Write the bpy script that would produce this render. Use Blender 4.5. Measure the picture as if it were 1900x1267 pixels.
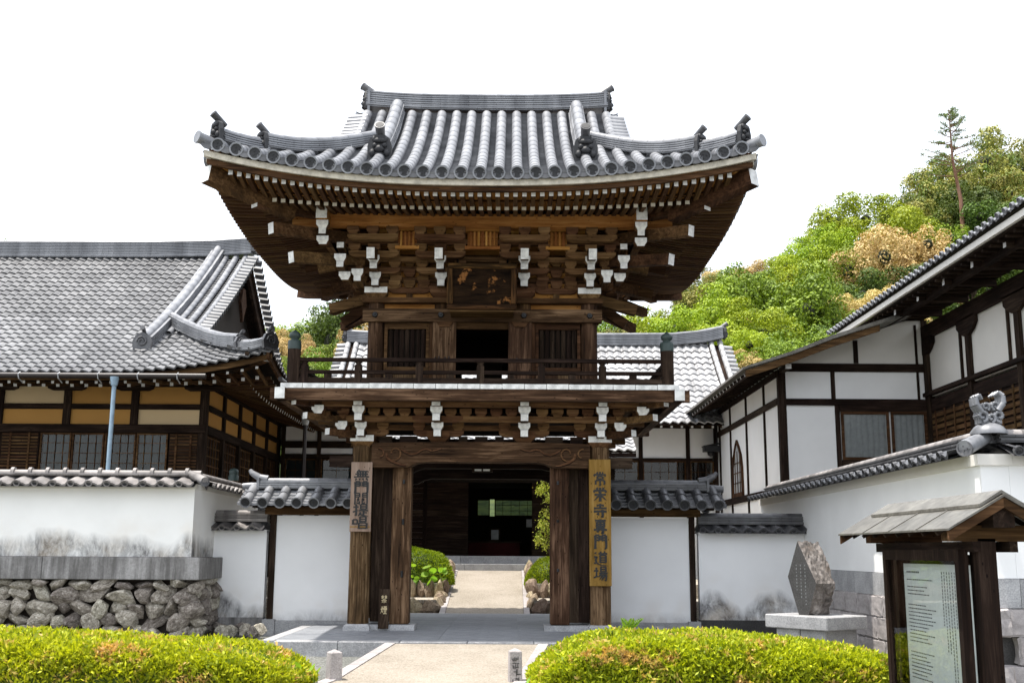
import bpy, bmesh, math, random
import numpy as np
from mathutils import Vector, Matrix
random.seed(7); RNG = np.random.default_rng(11)
PI = math.pi
for o in list(bpy.data.objects): bpy.data.objects.remove(o)
SC = bpy.context.scene
COL = SC.collection

# ---------------------------------------------------------------- camera, sky, sun, exposure
FPX, PITCH, ROLL, CAM = 2060.0, math.radians(10.72), math.radians(.35), Vector((.48, -17.7, 1.2))
cam = bpy.data.cameras.new('camera'); camo = bpy.data.objects.new('camera', cam); COL.objects.link(camo)
cam.sensor_width = 36; cam.lens = 36 * FPX / 1900; cam.clip_start = .1; cam.clip_end = 2000
camo.matrix_world = Matrix.Translation(CAM) @ Matrix.Rotation(PI/2 + PITCH, 4, 'X') @ Matrix.Rotation(ROLL, 4, 'Z')
SC.camera = camo
def at(px, py, Y):
    """photo pixel + distance into the scene -> world point (used to measure the photograph)"""
    u, v = px - 950, 633.5 - py
    u, v = u*math.cos(ROLL) - v*math.sin(ROLL), u*math.sin(ROLL) + v*math.cos(ROLL)
    k = (Y - CAM.y) / (FPX*math.cos(PITCH) - v*math.sin(PITCH))
    return Vector((CAM.x + u*k, Y, CAM.z + (FPX*math.sin(PITCH) + v*math.cos(PITCH))*k))
def proj(p):
    x, y, z = p[0]-CAM.x, p[1]-CAM.y, p[2]-CAM.z
    d = y*math.cos(PITCH) + z*math.sin(PITCH)
    if d <= .1: return None
    return 950 + FPX*x/d, 633.5 - FPX*(-y*math.sin(PITCH) + z*math.cos(PITCH))/d, d

SUNV = Vector((.27, .05, -1)).normalized()
EL = math.asin(-SUNV.z); AZ = math.atan2(-SUNV.x, -SUNV.y)
w = bpy.data.worlds.new('World'); SC.world = w; w.use_nodes = True
nt = w.node_tree; nt.nodes.clear()
out = nt.nodes.new('ShaderNodeOutputWorld'); bg = nt.nodes.new('ShaderNodeBackground')
sky = nt.nodes.new('ShaderNodeTexSky'); sky.sky_type = 'NISHITA'; sky.sun_disc = False
sky.sun_elevation = EL; sky.sun_rotation = AZ; sky.dust_density = 4; sky.air_density = 1.2; sky.altitude = 100
mx = nt.nodes.new('ShaderNodeMixRGB'); mx.inputs[0].default_value = .58; mx.inputs[2].default_value = (9.6, 9.9, 10.3, 1)   # thin bright veil of cloud over the whole sky
nt.links.new(sky.outputs[0], mx.inputs[1]); nt.links.new(mx.outputs[0], bg.inputs[0]); bg.inputs[1].default_value = .12
nt.links.new(bg.outputs[0], out.inputs[0])
sl = bpy.data.lights.new('sun', 'SUN'); sl.energy = 3.5; sl.angle = math.radians(.5); sl.color = (1, .95, .87)
so = bpy.data.objects.new('sun', sl); COL.objects.link(so); so.location = (0, 0, 30)
so.rotation_euler = SUNV.to_track_quat('-Z', 'Y').to_euler()
SC.view_settings.view_transform = 'Standard'; SC.view_settings.look = 'None'
SC.view_settings.exposure = 1.06; SC.view_settings.gamma = 1
SC.render.engine = 'CYCLES'
SC.cycles.max_bounces = 8; SC.cycles.diffuse_bounces = 5; SC.cycles.transparent_max_bounces = 12
SC.cycles.use_denoising = True

# ---------------------------------------------------------------- materials
class N:
    def __init__(s, name):
        s.m = bpy.data.materials.new(name); s.m.use_nodes = True; s.t = s.m.node_tree; s.t.nodes.clear()
        s.out = s.n('OutputMaterial'); s.tc = s.n('TexCoord')
    def n(s, k, **kw):
        nd = s.t.nodes.new('ShaderNode' + k)
        for a, b in kw.items(): setattr(nd, a, b)
        return nd
    def l(s, a, b): s.t.links.new(a, b)
    def noise(s, vec, scale=1, detail=5, rough=.6, dist=0, mapping=None):
        if mapping is not None:
            mp = s.n('Mapping'); mp.inputs['Scale'].default_value = mapping; s.l(vec, mp.inputs[0]); vec = mp.outputs[0]
        nz = s.n('TexNoise'); nz.inputs['Scale'].default_value = scale; nz.inputs['Detail'].default_value = detail
        nz.inputs['Roughness'].default_value = rough; nz.inputs['Distortion'].default_value = dist; s.l(vec, nz.inputs['Vector']); return nz.outputs[0]
    def ramp(s, fac, *stops):
        r = s.n('ValToRGB'); e = r.color_ramp.elements
        while len(e) < len(stops): e.new(.5)
        for el, (p, c) in zip(e, stops): el.position = p; el.color = (*c, 1) if len(c) == 3 else c
        s.l(fac, r.inputs[0]); return r.outputs[0]
    def mix(s, fac, a, b, blend='MIX'):
        m = s.n('MixRGB', blend_type=blend)
        for i, v in enumerate((fac, a, b)):
            if hasattr(v, 'is_linked'): s.l(v, m.inputs[i])
            else: m.inputs[i].default_value = v if i == 0 else (*v, 1)
        return m.outputs[0]
    def math(s, op, a, b=0., c=None, clamp=False):
        m = s.n('Math', operation=op, use_clamp=clamp)
        for i, v in enumerate((a, b) if c is None else (a, b, c)):
            if hasattr(v, 'is_linked'): s.l(v, m.inputs[i])
            else: m.inputs[i].default_value = v
        return m.outputs[0]
    def vary(s, col, amt=.25, hue=0.):
        oi = s.n('ObjectInfo'); h = s.n('HueSaturation')
        s.l(s.math('MULTIPLY_ADD', oi.outputs['Random'], amt*2, 1-amt), h.inputs['Value']); s.l(col, h.inputs['Color'])
        if hue: s.l(s.math('MULTIPLY_ADD', oi.outputs['Random'], hue*2, .5-hue), h.inputs['Hue'])
        return h.outputs[0]
    def bsdf(s, col, rough=.7, bump=None, strength=.3, dist=.01, spec=.4, metal=0.):
        b = s.n('BsdfPrincipled')
        for k, v in (('Base Color', col), ('Roughness', rough), ('Specular IOR Level', spec), ('Metallic', metal)):
            if hasattr(v, 'is_linked'): s.l(v, b.inputs[k])
            else: b.inputs[k].default_value = (*v, 1) if k == 'Base Color' else v
        if bump is not None:
            bp = s.n('Bump'); bp.inputs['Strength'].default_value = strength; bp.inputs['Distance'].default_value = dist
            s.l(bump, bp.inputs['Height']); s.l(bp.outputs[0], b.inputs['Normal'])
        s.l(b.outputs[0], s.out.inputs[0]); return b
def wood(name, c1, c2, c3, axis, vary=.3, rough=.85, spec=.1):
    s = N(name); ob = s.tc.outputs['Object']
    oi = s.n('ObjectInfo'); va = s.n('VectorMath', operation='ADD'); s.l(ob, va.inputs[0])
    cb = s.n('CombineXYZ'); s.l(s.math('MULTIPLY', oi.outputs['Random'], 37.), cb.inputs[0]); s.l(s.math('MULTIPLY', oi.outputs['Random'], 91.), cb.inputs[2]); s.l(cb.outputs[0], va.inputs[1])
    sc = [16., 16., 16.]; sc['xyz'.index(axis)] = .9
    g = s.noise(va.outputs[0], 1.6, 6, .65, .6, sc)
    sc2 = [3., 3., 3.]; sc2['xyz'.index(axis)] = .8
    p = s.noise(va.outputs[0], 1., 4, .6, .4, sc2)
    f = s.math('ADD', s.math('MULTIPLY', g, .6), s.math('MULTIPLY', p, .45))
    c = s.ramp(f, (.36, c1), (.53, c2), (.70, c3))
    kn = s.n('TexVoronoi'); mp = s.n('Mapping'); k = [3.2, 3.2, 3.2]; k['xyz'.index(axis)] = 1.5; mp.inputs['Scale'].default_value = k
    s.l(va.outputs[0], mp.inputs[0]); s.l(mp.outputs[0], kn.inputs['Vector'])
    km = s.ramp(kn.outputs['Distance'], (.07, (1, 1, 1)), (.14, (0, 0, 0)))
    c = s.mix(km, c, tuple(x*.45 for x in c1))
    s.bsdf(s.vary(c, vary, .012), rough, g, .35, .006, spec); return s.m
def woods(name, *a, **k): return {ax: wood(name + '_' + ax, *a, ax, **k) for ax in 'xyz'}
W_DARK = woods('weathered_dark_wood', (.006, .004, .003), (.021, .0125, .0085), (.062, .041, .029))
W_MID = woods('brown_wood', (.016, .008, .004), (.070, .036, .016), (.175, .095, .045))
W_BRK = woods('brightened_bracket_wood', (.038, .018, .008), (.125, .064, .030), (.24, .14, .068))  # warm wood, brightened to stand in for weak bounce light under the eaves
W_GREY = woods('weathered_grey_wood', (.010, .0055, .003), (.066, .036, .019), (.25, .155, .09))
W_ORANGE = woods('brightened_orange_cedar', (.12, .045, .011), (.33, .14, .038), (.50, .26, .09))  # orange wood, its tone raised to make up for missing bounce light
W_SIGN = woods('pale_sign_wood', (.16, .11, .075), (.34, .25, .18), (.47, .37, .29))
W_GOLD = woods('golden_sign_wood', (.12, .06, .014), (.22, .115, .032), (.32, .19, .07), vary=.05)
def paint(name, c, rough=.6, dirt=.12):
    s = N(name); z = s.noise(s.tc.outputs['Object'], 9, 6, .7)
    c0 = s.ramp(z, (.3, tuple(x*(1-dirt*2.2) for x in c)), (.6, c)); s.bsdf(s.vary(c0, .06), rough, z, .1); return s.m
WHITE = paint('white_end_paint', (.80, .80, .78), .7, .2)
CREAM = paint('aged_cream_paint', (.62, .57, .47), .7, .2)
BLACK = paint('black_iron', (.012, .012, .013), .45)
INK = paint('black_ink', (.01, .01, .01), .5)
GOLDP = paint('pale_gold_paint', (.45, .36, .2), .5)
BRASSG = paint('green_bronze', (.035, .055, .05), .5)
GUTTER = paint('brown_gutter_metal', (.022, .016, .014), .4)
PIPE = paint('pale_blue_pipe', (.30, .42, .52), .4)
STEEL = paint('galvanised_steel', (.45, .46, .47), .4)
RED = paint('red_cloth', (.05, .003, .003), .9)
FAINT = paint('faded_print', (.16, .17, .17), .8)
LAMPW = paint('frosted_white_glass', (.7, .7, .66), .3)
def tilemat(name, a, b, c, rough=.38, vary=.18):
    s = N(name); z = s.noise(s.tc.outputs['Object'], 3.5, 7, .65); z2 = s.noise(s.n('NewGeometry').outputs['Position'], .9, 4, .6)
    f = s.math('ADD', s.math('MULTIPLY', z, .6), s.math('MULTIPLY', z2, .4))
    col = s.ramp(f, (.34, a), (.5, b), (.66, c)); col = s.vary(col, vary)
    isl = s.n('NewGeometry'); h = s.n('HueSaturation'); s.l(s.math('MULTIPLY_ADD', isl.outputs['Random Per Island'], .22, .89), h.inputs['Value']); s.l(col, h.inputs['Color'])
    s.bsdf(h.outputs[0], s.math('MULTIPLY_ADD', z, .3, rough-.12), z, .12, .006, .5, .12); return s.m
TILE = tilemat('silver_grey_roof_tile', (.095, .097, .107), (.19, .195, .208), (.29, .295, .31), .36, .12)
TILE_D = tilemat('dark_roof_tile', (.030, .030, .033), (.075, .075, .08), (.14, .14, .145))
TILE_L = tilemat('pale_roof_tile', (.17, .17, .175), (.33, .33, .335), (.48, .48, .48), .5, .2)
TILE_H = tilemat('mid_grey_hall_tile', (.07, .07, .075), (.15, .152, .157), (.26, .26, .265), .5, .22)
TILE_W = tilemat('weathered_wall_tile', (.07, .062, .058), (.20, .185, .178), (.34, .32, .31), .6, .3)
TILE_B = tilemat('black_roof_tile', (.010, .0105, .012), (.022, .0225, .025), (.045, .045, .048), .6)
def plaster(name, c, z0=None, h=.4, amt=.85, streak=False):
    s = N(name); P = s.n('NewGeometry').outputs['Position']; z = s.noise(P, 1.3, 5, .55); fine = s.noise(P, 30, 4, .6)
    col = s.ramp(z, (.3, tuple(x*.93 for x in c)), (.65, c))
    if z0 is not None:
        sx = s.n('SeparateXYZ'); s.l(P, sx.inputs[0])
        big = s.noise(P, .9, 3, .5, 0, (1.2, 1.2, .15)); st = s.noise(P, 2.2, 8, .78, .4, (1.6, 1.6, .85))
        lim = s.math('MULTIPLY', s.ramp(big, (.36, (.15, .15, .15)), (.60, (1, 1, 1))), h)
        d = s.math('SUBTRACT', s.math('ADD', lim, z0 + .06), sx.outputs[2])
        m = s.math('MULTIPLY', s.math('MULTIPLY_ADD', d, 5., .35, clamp=True), s.ramp(st, (.32, (0, 0, 0)), (.62, (1, 1, 1))), clamp=True)
        col = s.mix(s.math('MULTIPLY', m, amt), col, (.055, .052, .055))
        yl = s.noise(P, 2.2, 3, .6); m2 = s.math('MULTIPLY', s.math('MULTIPLY_ADD', d, 1.4, .55, clamp=True), s.ramp(yl, (.45, (0, 0, 0)), (.7, (.35, .35, .35))))
        col = s.mix(m2, col, (.55, .42, .26))
    s.bsdf(col, .85, fine, .05, .01, .2); return s.m
PLASTER = plaster('white_plaster', (.87, .87, .86))
PLASTER_WARM = plaster('cream_white_plaster', (.76, .735, .68))
PLASTER_L = plaster('stained_plaster_boundary', (.87, .86, .83), 1.10, .32, .92)
PLASTER_C = plaster('stained_plaster_low_wall', (.87, .87, .87), .09, .46, .96)
PLASTER_G = plaster('clean_plaster_gate_wall', (.87, .87, .87), .04, .09, .6)
OCHRE = plaster('ochre_plaster', (.50, .265, .075)); OCHRE_P = plaster('pale_ochre_plaster', (.70, .53, .31))
def granite(name, a, b, sc=60, rough=.7, streak=False, dark=None):
    s = N(name); P = s.tc.outputs['Object']; z = s.noise(P, sc, 4, .8); z2 = s.noise(P, 4, 5, .6)
    c = s.ramp(z, (.35, a), (.62, b)); c = s.mix(s.math('MULTIPLY', s.ramp(z2, (.35, (1, 1, 1)), (.65, (0, 0, 0))), .4), c, tuple(x*.45 for x in a))
    if streak:
        q = s.noise(s.n('NewGeometry').outputs['Position'], 1, 6, .7, .2, (5, 5, .5)); c = s.mix(s.ramp(q, (.40, (.8, .8, .8)), (.62, (0, 0, 0))), c, (.07, .066, .062))
    s.bsdf(s.vary(c, .12), rough, z2 if not streak else z, .35, .01, .3); return s.m
GRANITE = granite('grey_granite', (.24, .24, .25), (.48, .48, .48)); GRANITE_D = granite('polished_dark_granite', (.030, .029, .028), (.085, .082, .08), 60, .6)
GRANITE_P = granite('pink_grey_granite', (.27, .245, .24), (.50, .465, .455)); CONCRETE = granite('streaked_concrete', (.26, .25, .245), (.38, .37, .36), 25, .85, True)
PAVE = granite('blue_grey_paving', (.17, .18, .20), (.28, .29, .305), 40, .55)
def rock(name, a, b, c, moss=True):
    s = N(name); P = s.tc.outputs['Object']; z = s.noise(P, 4, 9, .72, .6); v = s.noise(P, 14, 8, .7); l = s.noise(P, 2.2, 4, .6, 0, (1, 1, 3))
    f = s.math('ADD', s.math('MULTIPLY', z, .55), s.math('MULTIPLY', v, .45)); col = s.ramp(f, (.36, a), (.5, b), (.66, c))
    col = s.mix(s.ramp(l, (.55, (0, 0, 0)), (.75, (.55, .55, .55))), col, (.13, .085, .05))
    s.bsdf(s.vary(col, .42, .025), .9, f, .9, .03, .2); return s.m
SPLIT = rock('split_granite', (.04, .035, .032), (.16, .142, .13), (.38, .345, .32)); ROCK = rock('field_stone', (.045, .036, .028), (.27, .24, .20), (.66, .62, .55)); ROCK_B = rock('garden_rock', (.10, .07, .045), (.30, .235, .16), (.52, .44, .34))
def ground(name, a, b, c, sc, bump=.4, patch=.5):
    s = N(name); P = s.n('NewGeometry').outputs['Position']; v = s.n('TexVoronoi'); v.inputs['Scale'].default_value = sc; s.l(P, v.inputs['Vector'])
    z = s.noise(P, 1.2, 5, .6); col = s.ramp(s.math('ADD', s.math('MULTIPLY', v.outputs['Color'], .5), s.math('MULTIPLY', z, patch)), (.25, a), (.5, b), (.75, c))
    s.bsdf(col, .9, v.outputs['Distance'], bump, .01, .2); return s.m
PATH = ground('exposed_aggregate_path', (.165, .142, .112), (.24, .21, .17), (.32, .285, .24), 60, .4, .7)
GRAVEL = ground('grey_gravel', (.075, .078, .07), (.16, .162, .15), (.30, .30, .285), 55, .8, .35)
GRAVEL_W = ground('warm_gravel', (.22, .19, .15), (.40, .36, .30), (.58, .54, .47), 50, .8, .35)
SOIL = ground('forest_floor', (.015, .025, .008), (.035, .055, .015), (.06, .08, .02), 3)
def leafmat(name, a, b, spot=None, spot_lo=.58, trans=.35, sc=1.2, vary=.12, isl=.6):
    s = N(name); g = s.n('NewGeometry'); z = s.noise(s.tc.outputs['Object'], sc, 4, .6)
    f = s.math('ADD', s.math('MULTIPLY', g.outputs['Random Per Island'], isl), s.math('MULTIPLY', z, 1.05-isl))
    c = s.ramp(f, (.22, a), (.78, b))
    if spot:
        q = s.noise(s.tc.outputs['Object'], 3.4, 4, .65); q = s.math('ADD', q, s.math('MULTIPLY', g.outputs['Random Per Island'], .12)); c = s.mix(s.ramp(q, (spot_lo, (0, 0, 0)), (spot_lo+.07, (.85, .85, .85))), c, spot)
    c = s.vary(c, vary, .012)
    d = s.n('BsdfPrincipled'); d.inputs['Roughness'].default_value = .55; d.inputs['Specular IOR Level'].default_value = .25; s.l(c, d.inputs['Base Color'])
    t = s.n('BsdfTranslucent'); s.l(s.mix(1., c, (1.5, 1.5, .6), 'MULTIPLY'), t.inputs[0])
    m = s.n('MixShader'); m.inputs[0].default_value = trans; s.l(d.outputs[0], m.inputs[1]); s.l(t.outputs[0], m.inputs[2]); s.l(m.outputs[0], s.out.inputs[0]); return s.m
L_HEDGE = leafmat('azalea_leaves', (.12, .18, .008), (.50, .54, .018), (.62, .40, .16), .622, .3, vary=.03)
L_HEDGE_G = leafmat('clipped_green_leaves', (.08, .14, .010), (.30, .38, .022), None, .6, .35)
L_BIG = leafmat('broad_bright_leaves', (.12, .26, .02), (.25, .42, .05), trans=.4)
L_RED = leafmat('red_tipped_leaves', (.16, .24, .03), (.46, .48, .10), (.36, .14, .06), .68)
L_BRIGHT = leafmat('bright_green_leaves', (.09, .155, .006), (.38, .46, .018), sc=1.6, trans=.15, isl=.35)
L_GREEN = leafmat('mid_green_leaves', (.035, .08, .006), (.23, .32, .016), sc=1.6, trans=.1, isl=.35)
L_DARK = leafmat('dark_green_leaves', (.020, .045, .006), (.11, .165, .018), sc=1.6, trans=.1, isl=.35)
L_TAN = leafmat('golden_blossom_leaves', (.30, .21, .075), (.66, .50, .21), (.08, .12, .02), .66, .1, sc=1.6, vary=.06, isl=.35)
L_OLIVE = leafmat('olive_yellow_leaves', (.08, .085, .018), (.42, .38, .085), (.08, .14, .015), .56, .12, sc=1.6, vary=.1, isl=.35)
L_PINE = leafmat('pine_needles', (.05, .08, .03), (.14, .19, .07))
BARK_D = paint('crown_shade_core', (.018, .022, .010), .95); BARK = wood('tree_bark', (.03, .022, .016), (.09, .065, .045), (.17, .13, .10), 'z'); BARK_P = wood('reddish_pine_bark', (.10, .05, .03), (.22, .12, .08), (.32, .20, .14), 'z')  # first tone: crown shade put into the colour of the added cores
def glassmat(name, tint=(.93, .95, .95), mixr=.9):
    s = N(name); tr = s.n('BsdfTransparent'); tr.inputs[0].default_value = (*tint, 1); gl = s.n('BsdfGlossy'); gl.inputs['Roughness'].default_value = .02
    fr = s.n('Fresnel'); fr.inputs[0].default_value = 1.52; m = s.n('MixShader'); s.l(fr.outputs[0], m.inputs[0]); s.l(tr.outputs[0], m.inputs[1]); s.l(gl.outputs[0], m.inputs[2]); s.l(m.outputs[0], s.out.inputs[0]); return s.m
GLASS = glassmat('window_glass'); GLASS_D = glassmat('dim_window_glass', (.15, .17, .16))
PAPER = paint('grey_paper_screen', (.028, .040, .042), .9); CURTAIN = paint('pale_curtain', (.42, .43, .43), .9); NOTICE = paint('notice_paper', (.80, .84, .80), .7, .04)
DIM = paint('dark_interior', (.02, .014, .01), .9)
COPPER = granite('weathered_copper_sheet', (.095, .088, .075), (.18, .172, .15), 9, .42)
def plaquemat():
    s = N('worn_plaque_board'); P = s.tc.outputs['Object']; g = s.noise(P, 1, 6, .7, .4, (1.4, 3, 9)); e = s.noise(P, 3.0, 5, .65)
    c = s.ramp(g, (.35, (.005, .0035, .003)), (.65, (.03, .017, .009)))
    m = s.ramp(e, (.55, (0, 0, 0)), (.59, (1, 1, 1))); s.bsdf(s.mix(m, c, (.24, .105, .035)), .95, g, .3, .01, .03); return s.m
PLAQUE = plaquemat()
# ---------------------------------------------------------------- building blocks
WL = {}
def setp(o, label=None, cat=None, group=None, kind=None):
    for k, v in (('label', label), ('category', cat), ('group', group), ('kind', kind)):
        if v: o[k] = v
    return o
def root(name, label, cat, loc=(0, 0, 0), group=None, frame=None):
    o = bpy.data.objects.new(name, None); COL.objects.link(o); o.empty_display_size = .3
    o.location = loc; WL[o.name] = Vector(loc) if frame is None else Vector(frame)
    return setp(o, label, cat, group)
def link(o, parent, wl):
    COL.objects.link(o)
    if parent is not None: o.parent = parent
    WL[o.name] = Vector(wl); return o
def pw(parent): return WL[parent.name] if parent is not None else Vector((0, 0, 0))
class MB:
    def __init__(s): s.v = []; s.f = []; s.mi = []; s.sm = []
    def add(s, vs, fs, mi=0, smooth=False):
        b = len(s.v); s.v.extend(tuple(map(float, q)) for q in vs)
        for i, f in enumerate(fs):
            s.f.append(tuple(b + k for k in f)); s.mi.append(mi[i] if isinstance(mi, (list, tuple)) else mi); s.sm.append(smooth)
        return s
    def box(s, x0, x1, y0, y1, z0, z1, mi=0):   # faces: bottom top front(-y) back left right
        return s.add([(x0,y0,z0),(x1,y0,z0),(x1,y1,z0),(x0,y1,z0),(x0,y0,z1),(x1,y0,z1),(x1,y1,z1),(x0,y1,z1)],
                     [(3,2,1,0),(4,5,6,7),(0,1,5,4),(2,3,7,6),(3,0,4,7),(1,2,6,5)], mi)
    def bar(s, p, q, wdt, hgt, up=(0, 0, 1), mi=0, mend=None):
        p, q = Vector(p), Vector(q); t = (q-p).normalized(); u = t.cross(Vector(up)).normalized(); n = u.cross(t)
        vs = [e + u*(a*wdt/2) + n*(b*hgt/2) for e in (p, q) for a, b in ((-1,-1),(1,-1),(1,1),(-1,1))]
        me = mi if mend is None else mend
        return s.add(vs, [(0,1,5,4),(1,2,6,5),(2,3,7,6),(3,0,4,7),(3,2,1,0),(4,5,6,7)], [mi, mi, mi, mi, mi, me])
    def prism(s, prof, axis, a0, a1, mi=0, mcap0=None, mcap1=None):
        n = len(prof)
        def P(u, v, a): return {'x': (a, u, v), 'y': (u, a, v), 'z': (u, v, a)}[axis]
        vs = [P(u, v, a0) for u, v in prof] + [P(u, v, a1) for u, v in prof]
        fs = [(i, (i+1) % n, n+(i+1) % n, n+i) for i in range(n)] + [tuple(range(n-1, -1, -1)), tuple(range(n, 2*n))]
        return s.add(vs, fs, [mi]*n + [mi if mcap0 is None else mcap0, mi if mcap1 is None else mcap1])
    def cyl(s, p, q, r0, r1=None, n=12, mi=0, cap=True, mcap=None):
        r1 = r0 if r1 is None else r1; p, q = Vector(p), Vector(q); t = (q-p).normalized()
        u = t.cross(Vector((0, 0, 1)) if abs(t.z) < .95 else Vector((1, 0, 0))).normalized(); v = t.cross(u)
        vs = [e + (u*math.cos(2*PI*i/n) + v*math.sin(2*PI*i/n))*r for e, r in ((p, r0), (q, r1)) for i in range(n)]
        s.add(vs, [(i, (i+1) % n, n+(i+1) % n, n+i) for i in range(n)], mi, True)
        if cap:
            s.add(vs[:n], [tuple(range(n-1, -1, -1))], mi if mcap is None else mcap); s.add(vs[n:], [tuple(range(n))], mi if mcap is None else mcap)
        return s
    def lathe(s, prof, c, n=14, mi=0, M=None):
        M = M or Matrix.Identity(4); c = Vector(c)
        vs = [c + (M @ Vector((r*math.cos(2*PI*i/n), r*math.sin(2*PI*i/n), z))) for r, z in prof for i in range(n)]
        fs = [(k*n+i, k*n+(i+1) % n, (k+1)*n+(i+1) % n, (k+1)*n+i) for k in range(len(prof)-1) for i in range(n)]
        return s.add(vs, fs, mi, True)
    def tube(s, pts, r, n=6, mi=0):
        pts = [Vector(p) for p in pts]
        for i in range(len(pts)-1):
            ra = r[i] if isinstance(r, (list, tuple)) else r; rb = r[i+1] if isinstance(r, (list, tuple)) else r
            s.cyl(pts[i], pts[i+1], ra, rb, n, mi)
        return s
    def grid(s, f, us, vs, mi=0, smooth=True, flip=False):
        P = [f(u, v) for v in vs for u in us]; m = len(us)
        fs = [(j*m+i, j*m+i+1, (j+1)*m+i+1, (j+1)*m+i) for j in range(len(vs)-1) for i in range(m-1)]
        if flip: fs = [q[::-1] for q in fs]
        return s.add(P, fs, mi, smooth)
    def sweep(s, pts, prof, ups=None, mi=0, closed=True, cap=True):
        """prof: (side, up) offsets swept along pts with the world z as up"""
        pts = [Vector(p) for p in pts]; n = len(prof); V = []
        for i, p in enumerate(pts):
            t = (pts[min(i+1, len(pts)-1)] - pts[max(i-1, 0)]).normalized(); sd = t.cross(Vector((0, 0, 1))).normalized(); up = sd.cross(t)
            if ups == 'z': up = Vector((0, 0, 1))
            V += [p + sd*a + up*b for a, b in prof]
        fs = [(k*n+i, k*n+(i+1) % n, (k+1)*n+(i+1) % n, (k+1)*n+i) for k in range(len(pts)-1) for i in range(n)]
        if cap: fs += [tuple(range(n-1, -1, -1)), tuple((len(pts)-1)*n+i for i in range(n))]
        return s.add(V, fs, mi)
    def mesh(s, name, mats, origin=(0, 0, 0)):
        o = Vector(origin); me = bpy.data.meshes.new(name)
        me.from_pydata([(a-o.x, b-o.y, c-o.z) for a, b, c in s.v], [], s.f)
        for m in (mats if isinstance(mats, (list, tuple)) else [mats]): me.materials.append(m)
        me.polygons.foreach_set('material_index', s.mi); me.polygons.foreach_set('use_smooth', s.sm); me.update(); return me
    def build(s, name, mats, parent=None, origin=None, kind=None, label=None):
        if origin is None:
            a = np.array(s.v); lo, hi = a.min(0), a.max(0); origin = Vector(((lo[0]+hi[0])/2, (lo[1]+hi[1])/2, lo[2]))
        o = bpy.data.objects.new(name, s.mesh(name, mats, origin)); o.location = Vector(origin) - pw(parent)
        link(o, parent, origin)
        if kind: o['kind'] = kind
        if label: o['label'] = label
        return o
def inst(me, name, parent, M):
    o = bpy.data.objects.new(name, me); o.matrix_basis = Matrix.Translation(-pw(parent)) @ M
    link(o, parent, M.translation); return o
def box(name, mat, parent, x0, x1, y0, y1, z0, z1): return MB().box(x0, x1, y0, y1, z0, z1).build(name, mat, parent)
def frameM(p, U, T, Nn): return Matrix(((U.x, T.x, Nn.x, p.x), (U.y, T.y, Nn.y, p.y), (U.z, T.z, Nn.z, p.z), (0, 0, 0, 1)))
def rounded(me_obj, wdt=.012, seg=1):
    b = me_obj.modifiers.new('bevel', 'BEVEL'); b.width = wdt; b.segments = seg; b.limit_method = 'ANGLE'; return me_obj
def join_instances(proto, mats, name, mat, parent, origin):
    """many copies of a small mesh as one mesh"""
    V, F, S = proto.v, proto.f, proto.sm; nv = len(V); A = np.array(V)
    allv = np.concatenate([A @ np.array(M.to_3x3()).T + np.array(M.translation) for M in mats]) - np.array(origin)
    b = MB(); nF = []
    for k in range(len(mats)): nF += [tuple(i + k*nv for i in f) for f in F]
    me = bpy.data.meshes.new(name); me.from_pydata(allv.tolist(), [], nF); me.materials.append(mat); me.polygons.foreach_set('use_smooth', S*len(mats)); me.update()
    o = bpy.data.objects.new(name, me); o.location = Vector(origin) - pw(parent); link(o, parent, origin); o['kind'] = 'stuff'; return o
def in_view(p):
    q = proj(p); return q is not None and -30 < q[0] < 1930 and -30 < q[1] < 1300
def scatter(proto, mats, name, rest, mat, parent, limit=290, hide=None):
    """the copies that show largest become parts, the rest one joined part"""
    def key(M):
        q = proj(M.translation); vis = in_view(M.translation) and not (hide and hide(M.translation)); return (0 if vis else 1, q[2] if q else 999)
    order = sorted(mats, key=key); near = [M for M in order[:limit] if key(M)[0] == 0]; far = [M for M in order if M not in near] if len(near) < limit else order[limit:]
    me = proto.mesh(name, mat)
    for M in near: inst(me, name, parent, M)
    if far: join_instances(proto, far, rest, mat, parent, far[0].translation)

# tile prototypes: local x across, y up the slope, z out of the roof; lower end at y = 0
def round_tile(L, r, n=7):
    b = MB(); prof = [(-1, -.35)] + [(-math.cos(PI*i/n), math.sin(PI*i/n)) for i in range(n+1)] + [(1, -.35)]
    lo = [(x*r, 0, z*r) for x, z in prof]; hi = [(x*r*.988, L*1.02, z*r*.988-.001) for x, z in prof]; m = len(prof)
    b.add(lo + hi, [(i, i+1, m+i+1, m+i) for i in range(m-1)], 0, True); q = [(x*.93, y, z-.008) for x, y, z in lo]; b.add(lo + q, [(i, i+1, m+i+1, m+i) for i in range(m-1)]); return b
def disc_tile(r, L=.06, n=14):
    b = MB(); c = [(math.cos(2*PI*i/n), math.sin(2*PI*i/n)) for i in range(n)]
    rings = [(r*.96, L), (r, 0), (r*.8, 0), (r*.76, .018)]
    vs = [(x*q, y, z*q) for q, y in rings for x, z in c]
    b.add(vs, [(k*n+i, k*n+(i+1) % n, (k+1)*n+(i+1) % n, (k+1)*n+i) for k in range(3) for i in range(n)]); b.add(vs[3*n:], [tuple(range(n-1, -1, -1))], 1); b.add(vs[:n], [tuple(range(n))])
    for a in (0, 2.09, 4.19):
        p = [(r*.12*math.cos(a+t)+r*.3*math.cos(a), .006, r*.12*math.sin(a+t)+r*.3*math.sin(a)) for t in (0, 1.57, 3.14, 4.71)]
        b.add(p + [(x, .018, z) for x, y, z in p], [(0,1,2,3), (0,4,5,1), (1,5,6,2), (2,6,7,3), (3,7,4,0)], 1)
    return b
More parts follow.
